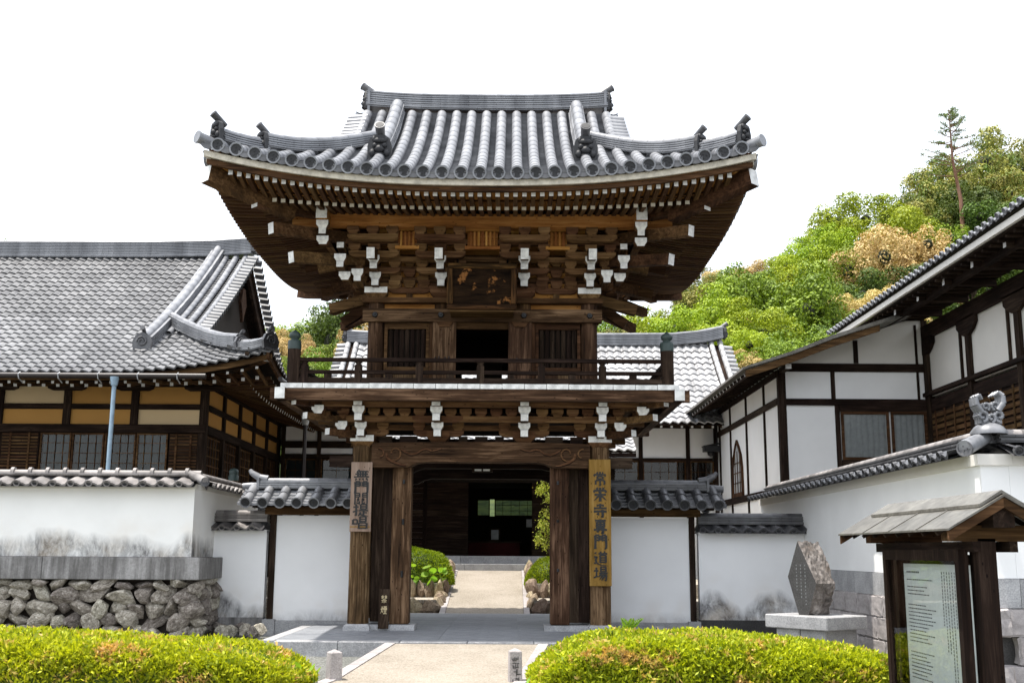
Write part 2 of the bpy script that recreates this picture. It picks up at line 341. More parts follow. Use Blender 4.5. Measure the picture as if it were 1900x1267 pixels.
def pan_tile(wd, L, amp=.022, lip=.02, n=6):
    xs = [wd*i/n for i in range(n+1)]
    def z(x):
        t = x/wd; return amp*(math.sin(2*PI*(t+.08)) + .35*math.sin(4*PI*(t+.1)))
    a = [(x, 0, z(x)+lip+.012) for x in xs]; c = [(x, L*1.06, z(x)) for x in xs]; d = [(x, .004, z(x)-.004) for x in xs]; m = n+1
    b = MB(); b.add(a+c, [(i, i+1, m+i+1, m+i) for i in range(n)], 0, True); b.add(d+a, [(i, i+1, m+i+1, m+i) for i in range(n)]); return b
def slope_frame(f, u, d, du=.02, dd=.05):
    p = f(u, d); U = (f(u+du, d) - f(u-du, d)).normalized(); T = (f(u, d+dd) - p).normalized(); Nn = U.cross(T).normalized(); U = T.cross(Nn); return p, U, T, Nn
def tile_field(f, u0, u1, wd, L, dlist, ok=None, amp=.022, lip=.02, off=0):
    Ms = []
    nu = max(1, round((u1-u0)/wd)); wd2 = (u1-u0)/nu
    for d in dlist:
        for i in range(nu):
            u = u0 + i*wd2
            if ok and not ok(u + wd2/2, d): continue
            p, U, T, Nn = slope_frame(f, u, d); Ms.append(frameM(p + Nn*off, U, T, Nn))
    return Ms
def ridge_stack(parent, pts, wdt, layers, lh, mat, cap_r=.07, cap_l=.3, name='ridge', capmat=None, joint=.33):
    """thin courses of flat tile stacked along a line, then a row of round cap tiles"""
    pts = [Vector(p) for p in pts]; seg = [0]
    for a, b in zip(pts, pts[1:]): seg.append(seg[-1] + (b-a).length)
    tot = seg[-1]
    def P(s):
        s = min(max(s, 0), tot)
        for i in range(len(pts)-1):
            if s <= seg[i+1] or i == len(pts)-2: return pts[i].lerp(pts[i+1], (s-seg[i])/max(seg[i+1]-seg[i], 1e-6))
    nl = len(layers)
    for k, (wf, h) in enumerate(layers):
        z0 = sum(q[1] for q in layers[:k]); b = MB(); n = max(1, round(tot/joint)); o = (.5 if k % 2 else 0)
        cuts = sorted(set([0.] + [min(tot, (i+o)*tot/n) for i in range(n+1)] + [tot]))
        for s0, s1 in zip(cuts, cuts[1:]):
            if s1-s0 < .02: continue
            hw = wdt*wf/2 + random.uniform(-.003, .003)
            b.sweep([P(s0+.002) + Vector((0, 0, z0)), P((s0+s1)/2) + Vector((0, 0, z0)), P(s1-.002) + Vector((0, 0, z0))], [(-hw+.022, 0), (hw-.022, 0), (hw-.022, h*.42), (hw, h*.46), (hw, h*.98), (-hw, h*.98), (-hw, h*.46), (-hw+.022, h*.42)], 'z')
        b.build(name + '_course', mat, parent)
    H = sum(q[1] for q in layers)
    if cap_r:
        pr = round_tile(cap_l, cap_r); me = pr.mesh(name + '_cap', capmat or mat); n = max(1, round(tot/cap_l))
        for i in range(n):
            a, c = P(i*tot/n), P((i+1)*tot/n); T = (c-a).normalized(); U = T.cross(Vector((0, 0, 1))).normalized(); Nn = U.cross(T)
            o = inst(me, name + '_cap', parent, frameM(a + Vector((0, 0, H)), U, T, Nn)); 
    return H
def block_masu(wd, h, dp, mfront=None):
    """bearing block: square top, tapering foot; centred on x,y with foot at z = 0"""
    b = MB(); zs = [(0, .62), (h*.12, .66), (h*.42, .95), (h*.45, 1), (h, 1)]
    vs = [(sx*wd/2*k, sy*dp/2*k, z) for z, k in zs for sx, sy in ((-1,-1),(1,-1),(1,1),(-1,1))]
    for j in range(4):
        q = j*4; b.add([vs[i] for i in range(q, q+8)], [(0,1,5,4),(1,2,6,5),(2,3,7,6),(3,0,4,7)], [1 if mfront else 0, 0, 0, 0])
    b.add(vs[-4:], [(0,1,2,3)]); b.add(vs[:4], [(3,2,1,0)]); return b
def arm_prof(L, h):
    c = min(.11, L*.2); return [(-L/2, h), (-L/2, h*.55), (-L/2+c*.25, h*.28), (-L/2+c*.6, h*.08), (-L/2+c, 0), (L/2-c, 0), (L/2-c*.6, h*.08), (L/2-c*.25, h*.28), (L/2, h*.55), (L/2, h)]
KJ = {
'無': 'a38,98 18,76;32,84 88,84;12,62 90,62;27,80 28,40;42,84 42,38;58,84 58,38;74,84 73,38;4,38 97,40;a20,27 12,8;a38,27 40,10;a58,27 62,10;a78,28 90,8',
'門': '14,95 14,2;14,95 42,95;42,95 42,60;14,78 42,78;14,61 42,61;60,95 60,60;60,95 88,95;a88,95 88,8 76,2;60,78 88,78;60,61 88,61',
'關': '14,95 14,2;14,95 42,95;42,95 42,64;14,80 42,80;14,65 42,65;60,95 60,64;60,95 88,95;a88,95 88,8 76,2;60,80 88,80;60,65 88,65;36,56 29,45 39,44 27,30;66,56 58,45 69,44 57,30;41,30 41,4;59,30 59,2;28,22 28,12 41,12;59,12 73,12 73,22',
'提': '6,74 38,76;a24,98 24,6 14,12;a4,34 40,48;50,96 50,58;50,96 86,96;86,96 86,58;50,77 86,77;50,59 86,59;42,46 96,46;68,46 68,10;68,28 90,28;a52,34 44,14 36,2;a48,16 70,4 98,2',
'唱': '6,72 6,34;6,72 32,72;32,72 32,36;6,38 32,38;48,96 48,56;48,96 84,96;84,96 84,56;48,77 84,77;48,58 84,58;42,46 42,2;42,46 90,46;90,46 90,2;42,25 90,25;42,4 90,4',
'常': '50,99 50,82;a28,95 36,84;a72,96 62,84;a10,80 12,64;10,78 90,78;a90,78 82,64;32,66 32,48;32,66 68,66;68,66 68,48;32,49 68,49;20,38 20,10;20,38 80,38;a80,38 80,12 72,10;50,46 50,0',
'栄': 'a26,96 34,84;50,98 50,84;a76,97 66,84;a10,78 8,62;10,76 92,76;a92,76 84,62;12,48 90,48;50,70 50,2;a48,46 10,8;a52,46 92,10',
'寺': '26,86 76,86;50,98 50,66;8,66 94,66;6,44 94,44;a66,56 66,6 54,10;a30,32 42,18',
'專': '14,90 88,90;26,80 26,48;26,80 76,80;76,80 76,48;26,64 76,64;26,49 76,49;50,99 50,38;20,38 80,40;6,26 95,26;a66,34 66,2 54,6;a28,20 38,8',
'道': 'a48,98 54,88;a80,99 70,88;36,84 96,84;66,84 58,74;46,72 46,24;46,72 86,72;86,72 86,24;46,56 86,56;46,41 86,41;46,26 86,26;a12,92 20,82;6,62 24,62 14,40 22,24;a4,20 22,20 50,6 98,2',
'場': '4,70 34,70;20,94 20,28;a2,24 38,34;50,96 50,64;50,96 84,96;84,96 84,64;50,80 84,80;50,65 84,65;40,54 97,54;a54,52 36,28;52,42 90,42;a90,42 84,4 74,8;a64,40 42,12;a78,40 56,4',
'禁': '6,84 44,84;26,98 26,56;a24,80 6,60;a28,78 42,66;54,84 94,84;74,98 74,56;a72,80 54,60;a76,80 96,60;30,48 70,48;10,34 90,34;50,34 50,4;a32,24 16,6;a66,24 84,8',
'煙': 'a8,66 14,48;a38,74 32,56;a24,94 22,50 4,6;a24,40 38,14;46,92 96,92;50,78 50,48;50,78 92,78;92,78 92,48;50,49 92,49;63,92 63,50;79,92 79,50;50,28 92,28;71,44 71,4;42,4 98,4'}
def brush(ch, wd, ht, c, lean=0., name='painted_character', mat=None, parent=None):
    """one brush-written character, each stroke a tapering ribbon a few mm thick, facing -y"""
    b = MB(); c = Vector(c); r = random.Random(ord(ch)); k = 0
    n_ = KJ[ch].count(';'); bw = .15 if n_ < 11 else .118 if n_ < 14 else .095
    for st in KJ[ch].split(';'):
        tp = st[0] == 'a'; P = [Vector(((float(q.split(',')[0])-50)/100*wd, (float(q.split(',')[1])-50)/100*ht)) for q in st.lstrip('a').split()]
        Q = []
        for i in range(len(P)-1): Q += [P[i].lerp(P[i+1], j/4) for j in range(4)]
        Q.append(P[-1]); m = len(Q); V = []; k += 1; w0 = bw*(.5*ht+.5*wd)*r.uniform(.9, 1.12)
        hz_ = abs(P[-1].x-P[0].x) > abs(P[-1].y-P[0].y)
        for i, q in enumerate(Q):
            t = i/(m-1); d = (Q[min(i+1, m-1)] - Q[max(i-1, 0)]).normalized(); nn = Vector((-d.y, d.x)); ww = w0*(.82 if hz_ else 1.08)*((1.05-.75*t*t) if tp else (.92+.28*abs(2*t-1)**3))
            o = Vector((0, ww*.12*math.sin(t*3.1))) if hz_ else Vector((ww*.1*math.sin(t*3), 0))
            V += [q + o + nn*ww/2, q + o - nn*ww/2]
        yy = -.0005*k
        W = [c + Vector((v.x, yy - .004 + lean*v.y, v.y)) for v in V] + [c + Vector((v.x, .004 + lean*v.y, v.y)) for v in V]
        n = 2*m; b.add(W, [(2*i, 2*i+1, 2*i+3, 2*i+2) for i in range(m-1)] + [(2*i, 2*i+2, n+2*i+2, n+2*i) for i in range(m-1)] + [(2*i+1, n+2*i+1, n+2*i+3, 2*i+3) for i in range(m-1)] + [(0, n, n+1, 1), (n-2, n-1, 2*n-1, 2*n-2)])
    return b.build(name, mat, parent)
def leaves(name, C, Nrm, size, mat, parent=None, origin=(0, 0, 0), jit=.8, asp=.5, kind=None, seed=1):
    """one small pointed leaf per row of C"""
    r = np.random.default_rng(seed); n = len(C)
    a = Nrm + r.normal(0, jit, (n, 3)); a /= np.linalg.norm(a, axis=1)[:, None] + 1e-9
    q = r.normal(0, 1, (n, 3)); b = np.cross(a, q); b /= np.linalg.norm(b, axis=1)[:, None] + 1e-9
    s = (size*r.uniform(.65, 1.35, n))[:, None]; o = np.array(origin)
    V = np.stack([C - a*s*.5, C + b*s*asp*.5, C + a*s*.5, C - b*s*asp*.5], 1).reshape(-1, 3) - o
    me = bpy.data.meshes.new(name); me.vertices.add(4*n); me.vertices.foreach_set('co', V.ravel()); me.loops.add(4*n); me.loops.foreach_set('vertex_index', np.arange(4*n, dtype=np.int32))
    me.polygons.add(n); me.polygons.foreach_set('loop_start', np.arange(0, 4*n, 4, dtype=np.int32)); me.update(calc_edges=True); me.validate()
    me.materials.append(mat)
    ob = bpy.data.objects.new(name, me); ob.location = Vector(origin) - pw(parent); link(ob, parent, origin)
    if kind: ob['kind'] = kind
    return ob
# ---------------------------------------------------------------- ground and paving
def struct(name, b, mat): o = b.build(name, mat); o['kind'] = 'structure'; return o
b = MB(); b.add([(-300,-120,-.2),(300,-120,-.2),(300,400,-.2),(-300,400,-.2)], [(0,1,2,3)]); struct('gravel_ground', b, GRAVEL)
def hill_z(X, Y):
    y = min(Y, 66) + max(0, Y-66)*.12
    r = max(0., y-25)*.24; r += min(max(0., X-6), 60)*max(0., y-22)*.0085; r += min(max(0., -X-8), 40)*max(0., y-30)*.0028
    return -.3 + (r if Y > 25 else 0)
b = MB(); us = [-150 + 8*i for i in range(44)]; vs = [24, 25] + [29 + 6*i for i in range(34)]
b.grid(lambda u, v: Vector((u, v, hill_z(u, v) + random.uniform(-.3, .3)*(v > 26))), us, vs); struct('forest_hill', b, SOIL)
# front path, rising to the gate step
b = MB()
def pathz(Y): return -.194 + .17*min(1, max(0, (Y+5.0)/2.75))
ys = [-13, -9, -6, -5, -4.2, -3.4, -2.6, -2.22]
L_ = lambda Y: -1.06 + (Y+2.2)*.125; R_ = lambda Y: .86 + (Y+2.2)*.115
b.grid(lambda u, v: Vector((L_(v) + (R_(v)-L_(v))*u, v, pathz(v))), [0, .25, .5, .75, 1], ys); struct('front_path', b, PATH)
for side in (0, 1):
    for i in range(8):
        y0 = -2.25 - i*.9; y1 = y0 - .89; f = L_ if side == 0 else R_; sg = -1 if side == 0 else 1; b = MB()
        q = [(f(y)+sg*x, y) for y, x in ((y0, .003), (y0, .14), (y1, .14), (y1, .003))]
        zt = lambda y: pathz(y)+.012
        b.add([(x, y, -.25) for x, y in q] + [(x, y, zt(y)) for x, y in q], [(0,1,2,3),(4,5,6,7),(0,1,5,4),(1,2,6,5),(2,3,7,6),(3,0,4,7)]); o = b.build('path_kerb', GRANITE_P); o['kind'] = 'structure'
# gate platform: granite edge stones round a floor of dark paving
b = MB(); b.box(-2.75, 2.85, -1.95, 4.7, -.3, -.004); plat = b.build('gate_platform', PAVE); plat['kind'] = 'structure'
xs = [-2.72, -1.85, -1.02, -.1, .8, 1.75, 2.95]
for a, c in zip(xs, xs[1:]): rounded(box('edge_stone', GRANITE, plat, a+.003, c-.003, -2.2, -1.953, -.3, 0))
for k in range(6): 
    for x0, x1 in ((-2.93, -2.753), (2.853, 3.05)): rounded(box('edge_stone', GRANITE, plat, x0, x1, -1.95+k*1.1, -.856+k*1.1, -.3, 0))
for k in range(5): rounded(box('edge_stone', GRANITE, plat, -2.75+k*1.12, -1.636+k*1.12, 4.703, 4.95, -.3, 0))
for i in range(5):
    for j in range(6):
        if i in (0, 4) and j == 0: continue
        box('paving_slab', PAVE, plat, -2.74+i*1.115, -1.632+i*1.115, -1.945+j*1.105, -.847+j*1.105, -.01, .001)
# courtyard behind the gate: ramped path, rocks, gravel terraces
b = MB(); rz = lambda Y: -.06 + .80*max(0, min(1, (Y-4.95)/5.6))
b.grid(lambda u, v: Vector((-.83 + 1.58*u, v, rz(v))), [0, .5, 1], [4.95, 6, 7, 8, 9, 10.6]); struct('courtyard_path', b, PATH)
for k in range(5):
    for x0, x1 in ((-.95, -.835), (.755, .87)):
        y0, y1 = 4.96+k*1.12, 6.06+k*1.12; b = MB(); b.add([(x0,y0,rz(y0)+.015),(x1,y0,rz(y0)+.015),(x1,y1,rz(y1)+.015),(x0,y1,rz(y1)+.015),(x0,y0,-.3),(x1,y0,-.3),(x1,y1,-.3),(x0,y1,-.3)], [(0,1,2,3),(0,1,5,4),(1,2,6,5),(2,3,7,6),(3,0,4,7)])
        o = b.build('path_kerb', GRANITE_P); o['kind'] = 'structure'
for nm, z, y0, y1 in (('lower_terrace', .22, 5.75, 7.1), ('upper_terrace', .52, 7.1, 12)):
    for x0, x1 in ((-6, -1.05), (.97, 6)):
        b = MB(); b.box(x0, x1, y0, y1, -.25, z); struct(nm, b, GRAVEL_W)
def rock_mesh(seed, sub=2, rough=.24):
    r = random.Random(seed); bm = bmesh.new(); bmesh.ops.create_icosphere(bm, subdivisions=sub, radius=.5)
    pl = [(Vector((r.gauss(0,1), r.gauss(0,1), r.gauss(0,1))).normalized(), r.uniform(.22, .40)) for _ in range(9)]
    for v in bm.verts:
        for n, d in pl:
            k = v.co.dot(n)
            if k > d: v.co -= n*(k-d)
        v.co *= 1 + r.uniform(-rough, rough)*.18
    me = bpy.data.meshes.new('stone'); bm.to_mesh(me); bm.free()
    a = np.array([v.co[:] for v in me.vertices]); lo, hi = a.min(0), a.max(0); a = (a-(lo+hi)/2)/(hi-lo); me.vertices.foreach_set('co', a.ravel()); return me
ROCKS = [rock_mesh(s, 2) for s in range(16)]
ROCKS_B = []
for m_ in ROCKS:
    q = m_.copy(); q.materials.append(ROCK_B); ROCKS_B.append(q); m_.materials.append(ROCK)
def put_rock(lib, name, parent, c, size, rz=0, tilt=0):
    M = Matrix.Translation(c) @ Matrix.Rotation(rz, 4, 'Z') @ Matrix.Rotation(tilt, 4, 'Y') @ Matrix.Diagonal((*size, 1)); return inst(random.choice(lib), name, parent, M)
for side, sg, lab in ((-1, -1, 'rough brown rock edging beside the shrub left of the courtyard path'), (1, 1, 'rough brown rock edging beside the shrub right of the courtyard path')):
    bed = root('rock_edging', lab, 'rock edging', (sg*1.2, 6.5, -.1), 'rock edgings by the courtyard path')
    e = -1.0 if sg < 0 else .93
    for k in range(4): put_rock(ROCKS_B, 'rock', bed, (e + sg*(.17+.31*k), 5.72, .03), (.38, .36, .46+random.uniform(-.06, .08)), random.uniform(-.3, .3))
    for k in range(4): put_rock(ROCKS_B, 'rock', bed, (e + sg*.02, 5.95+.34*k, .05+.03*k), (.30, .40, .46), random.uniform(-.3, .3))
    for k in range(7): put_rock(ROCKS_B, 'rock', bed, (e + sg*(.08+.2*k), 7.08, .38), (.23, .26, .42+random.uniform(-.05, .08)), random.uniform(-.3, .3))
    for k in range(12): put_rock(ROCKS_B, 'rock', bed, (e + sg*.0, 7.3+.27*k, .42+.035*k), (.25, .32, .42), random.uniform(-.3, .3))
    for k in range(5): put_rock(ROCKS_B, 'rock', bed, (e + sg*random.uniform(.1, .8), 5.4, -.15), (.18, .14, .12), random.uniform(0, 3))

# ---------------------------------------------------------------- the gate
GATE = root('temple_gate', 'two storey dark timber temple gate with grey tiled hip and gable roof in the centre', 'temple gate', (0, 1.5, 0))
YC, YE, XE = 1.5, -2.5, 4.06          # roof centre line, front eave, side eave
HY = YC - YE
def gz(d): return 6.505 + .412*d + .0605*d*d
def lift(n): return .47*min(1.15, abs(n))**2.4
def roofF(X, d, sg=-1): return Vector((X, YC + sg*(HY-d), gz(d) + lift(X/XE)*max(0, 1-d/2.7)))
def roofS(Yr, d, sg): return Vector((sg*(XE-d), YC + Yr, gz(d) + lift(Yr/HY)*max(0, 1-d/2.7)))
ROOF = MB()
dl = [.13, .3, .6, 1, 1.4, 1.8, 2.2, 2.7, 3.2, 3.6, 4.0]
down = Vector((0, 0, .055))
for sg in (-1, 1):
    def g(u, d, sg=sg): lim = max(XE-d, 2.3) if d > 1.8 else XE-d; return roofF(u*lim, d, sg) - down
    ROOF.grid(g, [i/10 for i in range(-10, 11)], dl)
    def g(u, d, sg=sg): return roofS(u*(HY-d), d, sg) - down
    ROOF.grid(g, [i/10 for i in range(-10, 11)], [.13, .3, .6, 1, 1.4, 1.8, 2.2])
UP = ROOF.build('upper_roof', W_ORANGE['x'], GATE)
# arc-length steps up the slope
def steps(f, dmax, st):
    ds = [0.]; 
    while ds[-1] < dmax:
        d = ds[-1]; ds.append(d + st/math.sqrt(1 + (.42+.122*d)**2))
    return ds
PIT = .270; RT = round_tile(.30, .086)
Ms, Fl = [], MB()
def row(f, dmax, lst):
    for d in steps(f, dmax-.12, .30)[:-1]:
        p, U, T, Nn = slope_frame(f, 0, d, .01); lst.append(frameM(p + Nn*.03, U, T, Nn))
front_rows = []; other_rows = []
def flat_strip(f, w, dmax, d0=0):
    """the shallow concave tiles between two rows, each course lapping the next"""
    for d in steps(f, dmax-.02, .098)[:-1]:
        p, U, T, Nn = slope_frame(f, 0, d, .01); q = f(0, d + .1/math.sqrt(1+(.42+.122*d)**2))
        a = [p + U*(w*(t-.5)) + Nn*(.030*(abs(2*t-1)**2) + .024) for t in (0, .25, .5, .75, 1)]; c = [q + U*(w*(t-.5)) + Nn*(.028*(abs(2*t-1)**2)-.012) for t in (0, .25, .5, .75, 1)]
        e = [v - Nn*.034 + T*.006 for v in a]
        Fl.add(e + a + c, [(i, i+1, 6+i, 5+i) for i in range(4)] + [(5+i, 6+i, 11+i, 10+i) for i in range(4)], 0)
for i in range(-14, 15):
    X = i*PIT; dm = 3.86 if abs(X) < 2.3 else XE-abs(X)
    row(lambda u, d, X=X: roofF(X+u, d), dm, front_rows); row(lambda u, d, X=X: roofF(X+u, d, 1), dm, other_rows)
for i in range(-15, 15):
    X = (i+.5)*PIT; dm = 3.9 if abs(X) < 2.3 else XE-abs(X)
    flat_strip(lambda u, d, X=X: roofF(X+u, d), PIT-.11, dm)
    flat_strip(lambda u, d, X=X: roofF(X-u, d, 1), PIT-.11, dm)
for sg in (-1, 1):
    for i in range(-13, 14):
        Y = i*PIT; dm = min(2.0, HY-abs(Y)); row(lambda u, d, Y=Y, sg=sg: roofS(Y-sg*u if False else Y + u*sg, d, sg), dm, other_rows)
    for i in range(-14, 14):
        Y = (i+.5)*PIT; flat_strip(lambda u, d, Y=Y, sg=sg: roofS(Y+u*sg, d, sg), PIT-.11, min(2.0, HY-abs(Y)))
scatter(RT, front_rows, 'round_tile', 'further_round_tiles', TILE, UP, 298)
join_instances(RT, other_rows, 'further_round_tiles', TILE, UP, other_rows[0].translation)
Fl.build('flat_tile', TILE, UP, kind='stuff')
DM = disc_tile(.102).mesh('eave_disc', [TILE, TILE_B])
cres = MB(); pr = [(-.1, .03), (-.06, .0), (0, -.012), (.06, 0), (.1, .03), (.1, -.03), (.06, -.062), (0, -.075), (-.06, -.062), (-.1, -.03)]; cres.prism(pr, 'y', 0, .03)
CM = cres.mesh('eave_pendant', TILE_D)
for i in range(-14, 15):
    X = i*PIT; p, U, T, Nn = slope_frame(lambda u, d: roofF(X+u, d), 0, 0, .01); T2 = Vector((0, T.y, T.z*.35)).normalized(); N2 = U.cross(T2)
    inst(DM, 'eave_disc', UP, frameM(p - T2*.025 + N2*.03, U, T2, N2))
for i in range(-15, 15):
    X = (i+.5)*PIT; p, U, T, Nn = slope_frame(lambda u, d: roofF(X+u, d), 0, 0, .01); inst(CM, 'eave_pendant', UP, frameM(p + Vector((0, -.01, .01)), U, Vector((0, 1, 0)), Vector((0, 0, 1))))
for sg in (-1, 1):
    for i in range(-13, 14):
        Y = i*PIT; p, U, T, Nn = slope_frame(lambda u, d: roofS(Y+u*sg, d, sg), 0, 0, .01); T2 = Vector((T.x, 0, T.z*.35)).normalized(); N2 = U.cross(T2)
        inst(DM, 'eave_disc', UP, frameM(p - T2*.025 + N2*.03, U, T2, N2)); q = roofS(Y+PIT/2, 0, sg)
        if i < 13: inst(CM, 'eave_pendant', UP, frameM(q + Vector((sg*.01, 0, .01)), U, Vector((-sg, 0, 0)), Vector((0, 0, 1))))
# ridges
MAINL = [(1.25, .05), (1.05, .042), (1, .042), (1, .042), (1, .042), (.97, .042), (.95, .042)]
rp = [Vector((x, YC, 9.07 + .07*(abs(x)/2.2)**3)) for x in [-2.2 + 4.4*i/12 for i in range(13)]]
H = ridge_stack(UP, rp, .34, MAINL, .042, TILE, .075, .34, 'ridge')
def ogre_tile(parent, p, fwd, s=1., horn=True):
    """ridge-end tile with a modelled mask and a round horn tile above it"""
    fwd = Vector(fwd).normalized(); sd = fwd.cross(Vector((0, 0, 1))).normalized(); M = frameM(Vector(p), sd, fwd, Vector((0, 0, 1)))
    T = lambda x, y, z: M @ Vector((x*s, y*s, z*s))
    b = MB(); pr = [(-.2, -.12), (.2, -.12), (.21, .12), (.17, .26), (.08, .33), (-.08, .33), (-.17, .26), (-.21, .12)]
    b.add([T(x, -.05, z) for x, z in pr] + [T(x, .04, z) for x, z in pr], [tuple(range(7, -1, -1)), tuple(range(8, 16))] + [(i, (i+1) % 8, 8+(i+1) % 8, 8+i) for i in range(8)])
    def blob(c, r, n=8):
        pf = [(0, -1), (.6, -.8), (1, 0), (.6, .8), (0, 1)]; vs = [T(c[0]+r[0]*q*math.cos(2*PI*i/n), c[1]+r[1]*q*math.sin(2*PI*i/n), c[2]+r[2]*h) for q, h in pf for i in range(n)]
        b.add(vs, [(k*n+i, k*n+(i+1) % n, (k+1)*n+(i+1) % n, (k+1)*n+i) for k in range(4) for i in range(n)], 0, True)
    blob((0, .06, .06), (.09, .09, .07)); blob((-.08, .05, .13), (.05, .06, .045)); blob((.08, .05, .13), (.05, .06, .045)); blob((0, .05, .22), (.13, .06, .05))
    blob((-.12, .05, .0), (.06, .05, .07)); blob((.12, .05, .0), (.06, .05, .07)); blob((0, .07, -.04), (.1, .06, .035)); blob((-.1, .04, .25), (.035, .04, .06)); blob((.1, .04, .25), (.035, .04, .06))
    o = b.build('ogre_tile', TILE_B, parent)
    if horn:
        c = MB(); a0, a1 = T(0, -.20, .27), T(0, .10, .47); c.cyl(a0, a1, .07*s, .085*s, 12); t = (a1-a0).normalized(); c.cyl(a1, a1+t*.02*s, .092*s, .092*s, 12); c.cyl(a1+t*.02*s, a1+t*.026*s, .075*s, .07*s, 10, 1)
        c.build('horn_tile', [TILE_D, TILE_B], parent)
    return o
for sg in (-1, 1):
    ogre_tile(UP, (sg*2.20, YC, 9.20), (sg, 0, 0), .82)
    box('ridge_end_slab', TILE, UP, sg*2.15-.022, sg*2.15+.022, YC-.19, YC+.19, 9.05, 9.47)
    for back in (-1, 1):
        # descending ridges
        pts = [roofF(sg*1.62, d, back) + Vector((0, 0, .03)) for d in (1.5, 1.9, 2.4, 2.9, 3.4, 3.8)]
        ridge_stack(UP, pts, .26, [(1.1, .05), (1, .045), (.95, .045), (.9, .045)], .045, TILE, .105, .34, 'descending_ridge')
        if back < 0: ogre_tile(UP, roofF(sg*1.62, 1.42, back) + Vector((0, 0, .10)), (0, -1, 0), .92)
        # hip ridges in two stages
        hp = lambda d: Vector((sg*(XE-d), YC + back*(HY-d), gz(d) + lift(1-d/XE)*max(0, 1-d/2.7)))
        def hipline(d0, d1, rise): return [hp(d) + Vector((0, 0, .05 + rise*max(0, 1-(d-d0)/.9)**2)) for d in [d0 + (d1-d0)*i/8 for i in range(9)]]
        ridge_stack(UP, hipline(.78, 2.45, .07), .20, [(1.15, .04), (1, .036), (1, .036), (.95, .036), (.92, .036)], .036, TILE, .068, .3, 'hip_ridge')
        ogre_tile(UP, hp(.74) + Vector((0, 0, .16)), (sg, back, 0), .64)
        ridge_stack(UP, hipline(.26, .80, .05), .19, [(1.15, .04), (1, .036), (1, .036), (.95, .036)], .036, TILE, .066, .27, 'corner_ridge')
        ogre_tile(UP, hp(.20) + Vector((0, 0, .17)), (sg, back, 0), .68)
        a, c = hp(.40) + Vector((0, 0, -.02)), hp(.0) + Vector((0, 0, .07)); t = (c-a).normalized()
        q = MB(); q.cyl(a, c, .075, .085, 12); q.cyl(c, c+t*.03, .095, .095, 12); q.build('corner_tile', TILE, UP)
    # verge tiles laid sideways along the gable edge
    VM = round_tile(.34, .088).mesh('verge_tile', TILE)
    for back in (-1, 1):
        for k in range(12):
            d = 1.85 + k*.155
            if d > 3.9: break
            p = roofF(sg*2.12, d, back) + Vector((0, 0, .05)); U = Vector((0, 1, .6*(-back))).normalized(); 
            T = Vector((-sg, 0, .10)).normalized(); Nn = Vector((0, back*.5, 1)).normalized(); U = T.cross(Nn).normalized(); Nn = U.cross(T)
            inst(VM, 'verge_tile', UP, frameM(p - T*.34, U, T, Nn)); 
    # gable wall and bargeboards
    b = MB(); b.add([(sg*1.95, YC-1.9, gz(2.0)-.1), (sg*1.95, YC+1.9, gz(2.0)-.1), (sg*1.95, YC, gz(4.0)-.2)], [(0, 1, 2)]); b.build('gable_panel', W_MID['y'], UP)
    for back in (-1, 1):
        b = MB(); P = [roofF(sg*2.28, d, back) - Vector((0, 0, .07)) for d in (1.75, 2.2, 2.7, 3.2, 3.6, 4.0)]
        b.sweep(P, [(-.03, -.22), (.03, -.22), (.03, 0), (-.03, 0)], 'z'); b.build('bargeboard', W_DARK['y'], UP)
# eave boards, following the curve
def wl(e): return min(1.1, (max(0, e)/2.5))**2
def eave_sweep(name, mat, e, z0, z1, th, xe):
    for k, (ax, sg) in enumerate((('f', -1), ('f', 1), ('s', -1), ('s', 1))):
        pts = []; half = (1.73+e-.16) if ax == 'f' else (1.5+e-.1)
        for i in range(25):
            t = -1 + i/12; h = lift(t*half/XE)*wl(e)
            pts.append(Vector((t*half, sg*(1.5+e)+YC, z0+h)) if ax == 'f' else Vector((sg*(1.73+e-.2), YC + t*half, z0+h)))
        b = MB(); b.sweep(pts, [(-th/2, 0), (th/2, 0), (th/2, z1-z0), (-th/2, z1-z0)], 'z'); b.build(name, mat, UP)
eave_sweep('white_eave_board', CREAM, 2.42, 6.365, 6.455, .07, XE)
eave_sweep('eave_fascia', W_MID['x'], 2.38, 6.285, 6.362, .06, XE)
eave_sweep('rafter_plate', W_MID['x'], 1.72, 6.342, 6.38, .08, XE)
b = MB()   # boarding above the rafters
for sg in (-1, 1):
    for e0, e1, za, zb in ((1.55, 2.42, 6.385, 6.325), (-.1, 1.78, 6.68, 6.33)):
        b.grid(lambda t, e: Vector((t*(1.73+e-max(0, e-1.9)*.5), sg*(1.5+e)+YC, za + (zb-za)*(e-e0)/(e1-e0) + lift(t*(1.73+e)/XE)*wl(e))), [-1+i/12 for i in range(25)], [e0, (e0+e1)/2, e1])
        b.grid(lambda t, e: Vector((sg*(1.73+e-max(0, e-1.9)*.5), YC + t*(1.5+e-.12), za + (zb-za)*(e-e0)/(e1-e0) + lift(t*(1.5+e)/HY)*wl(e))), [-1+i/12 for i in range(25)], [e0, (e0+e1)/2, e1])
b.build('eave_boarding', W_ORANGE['y'], UP)
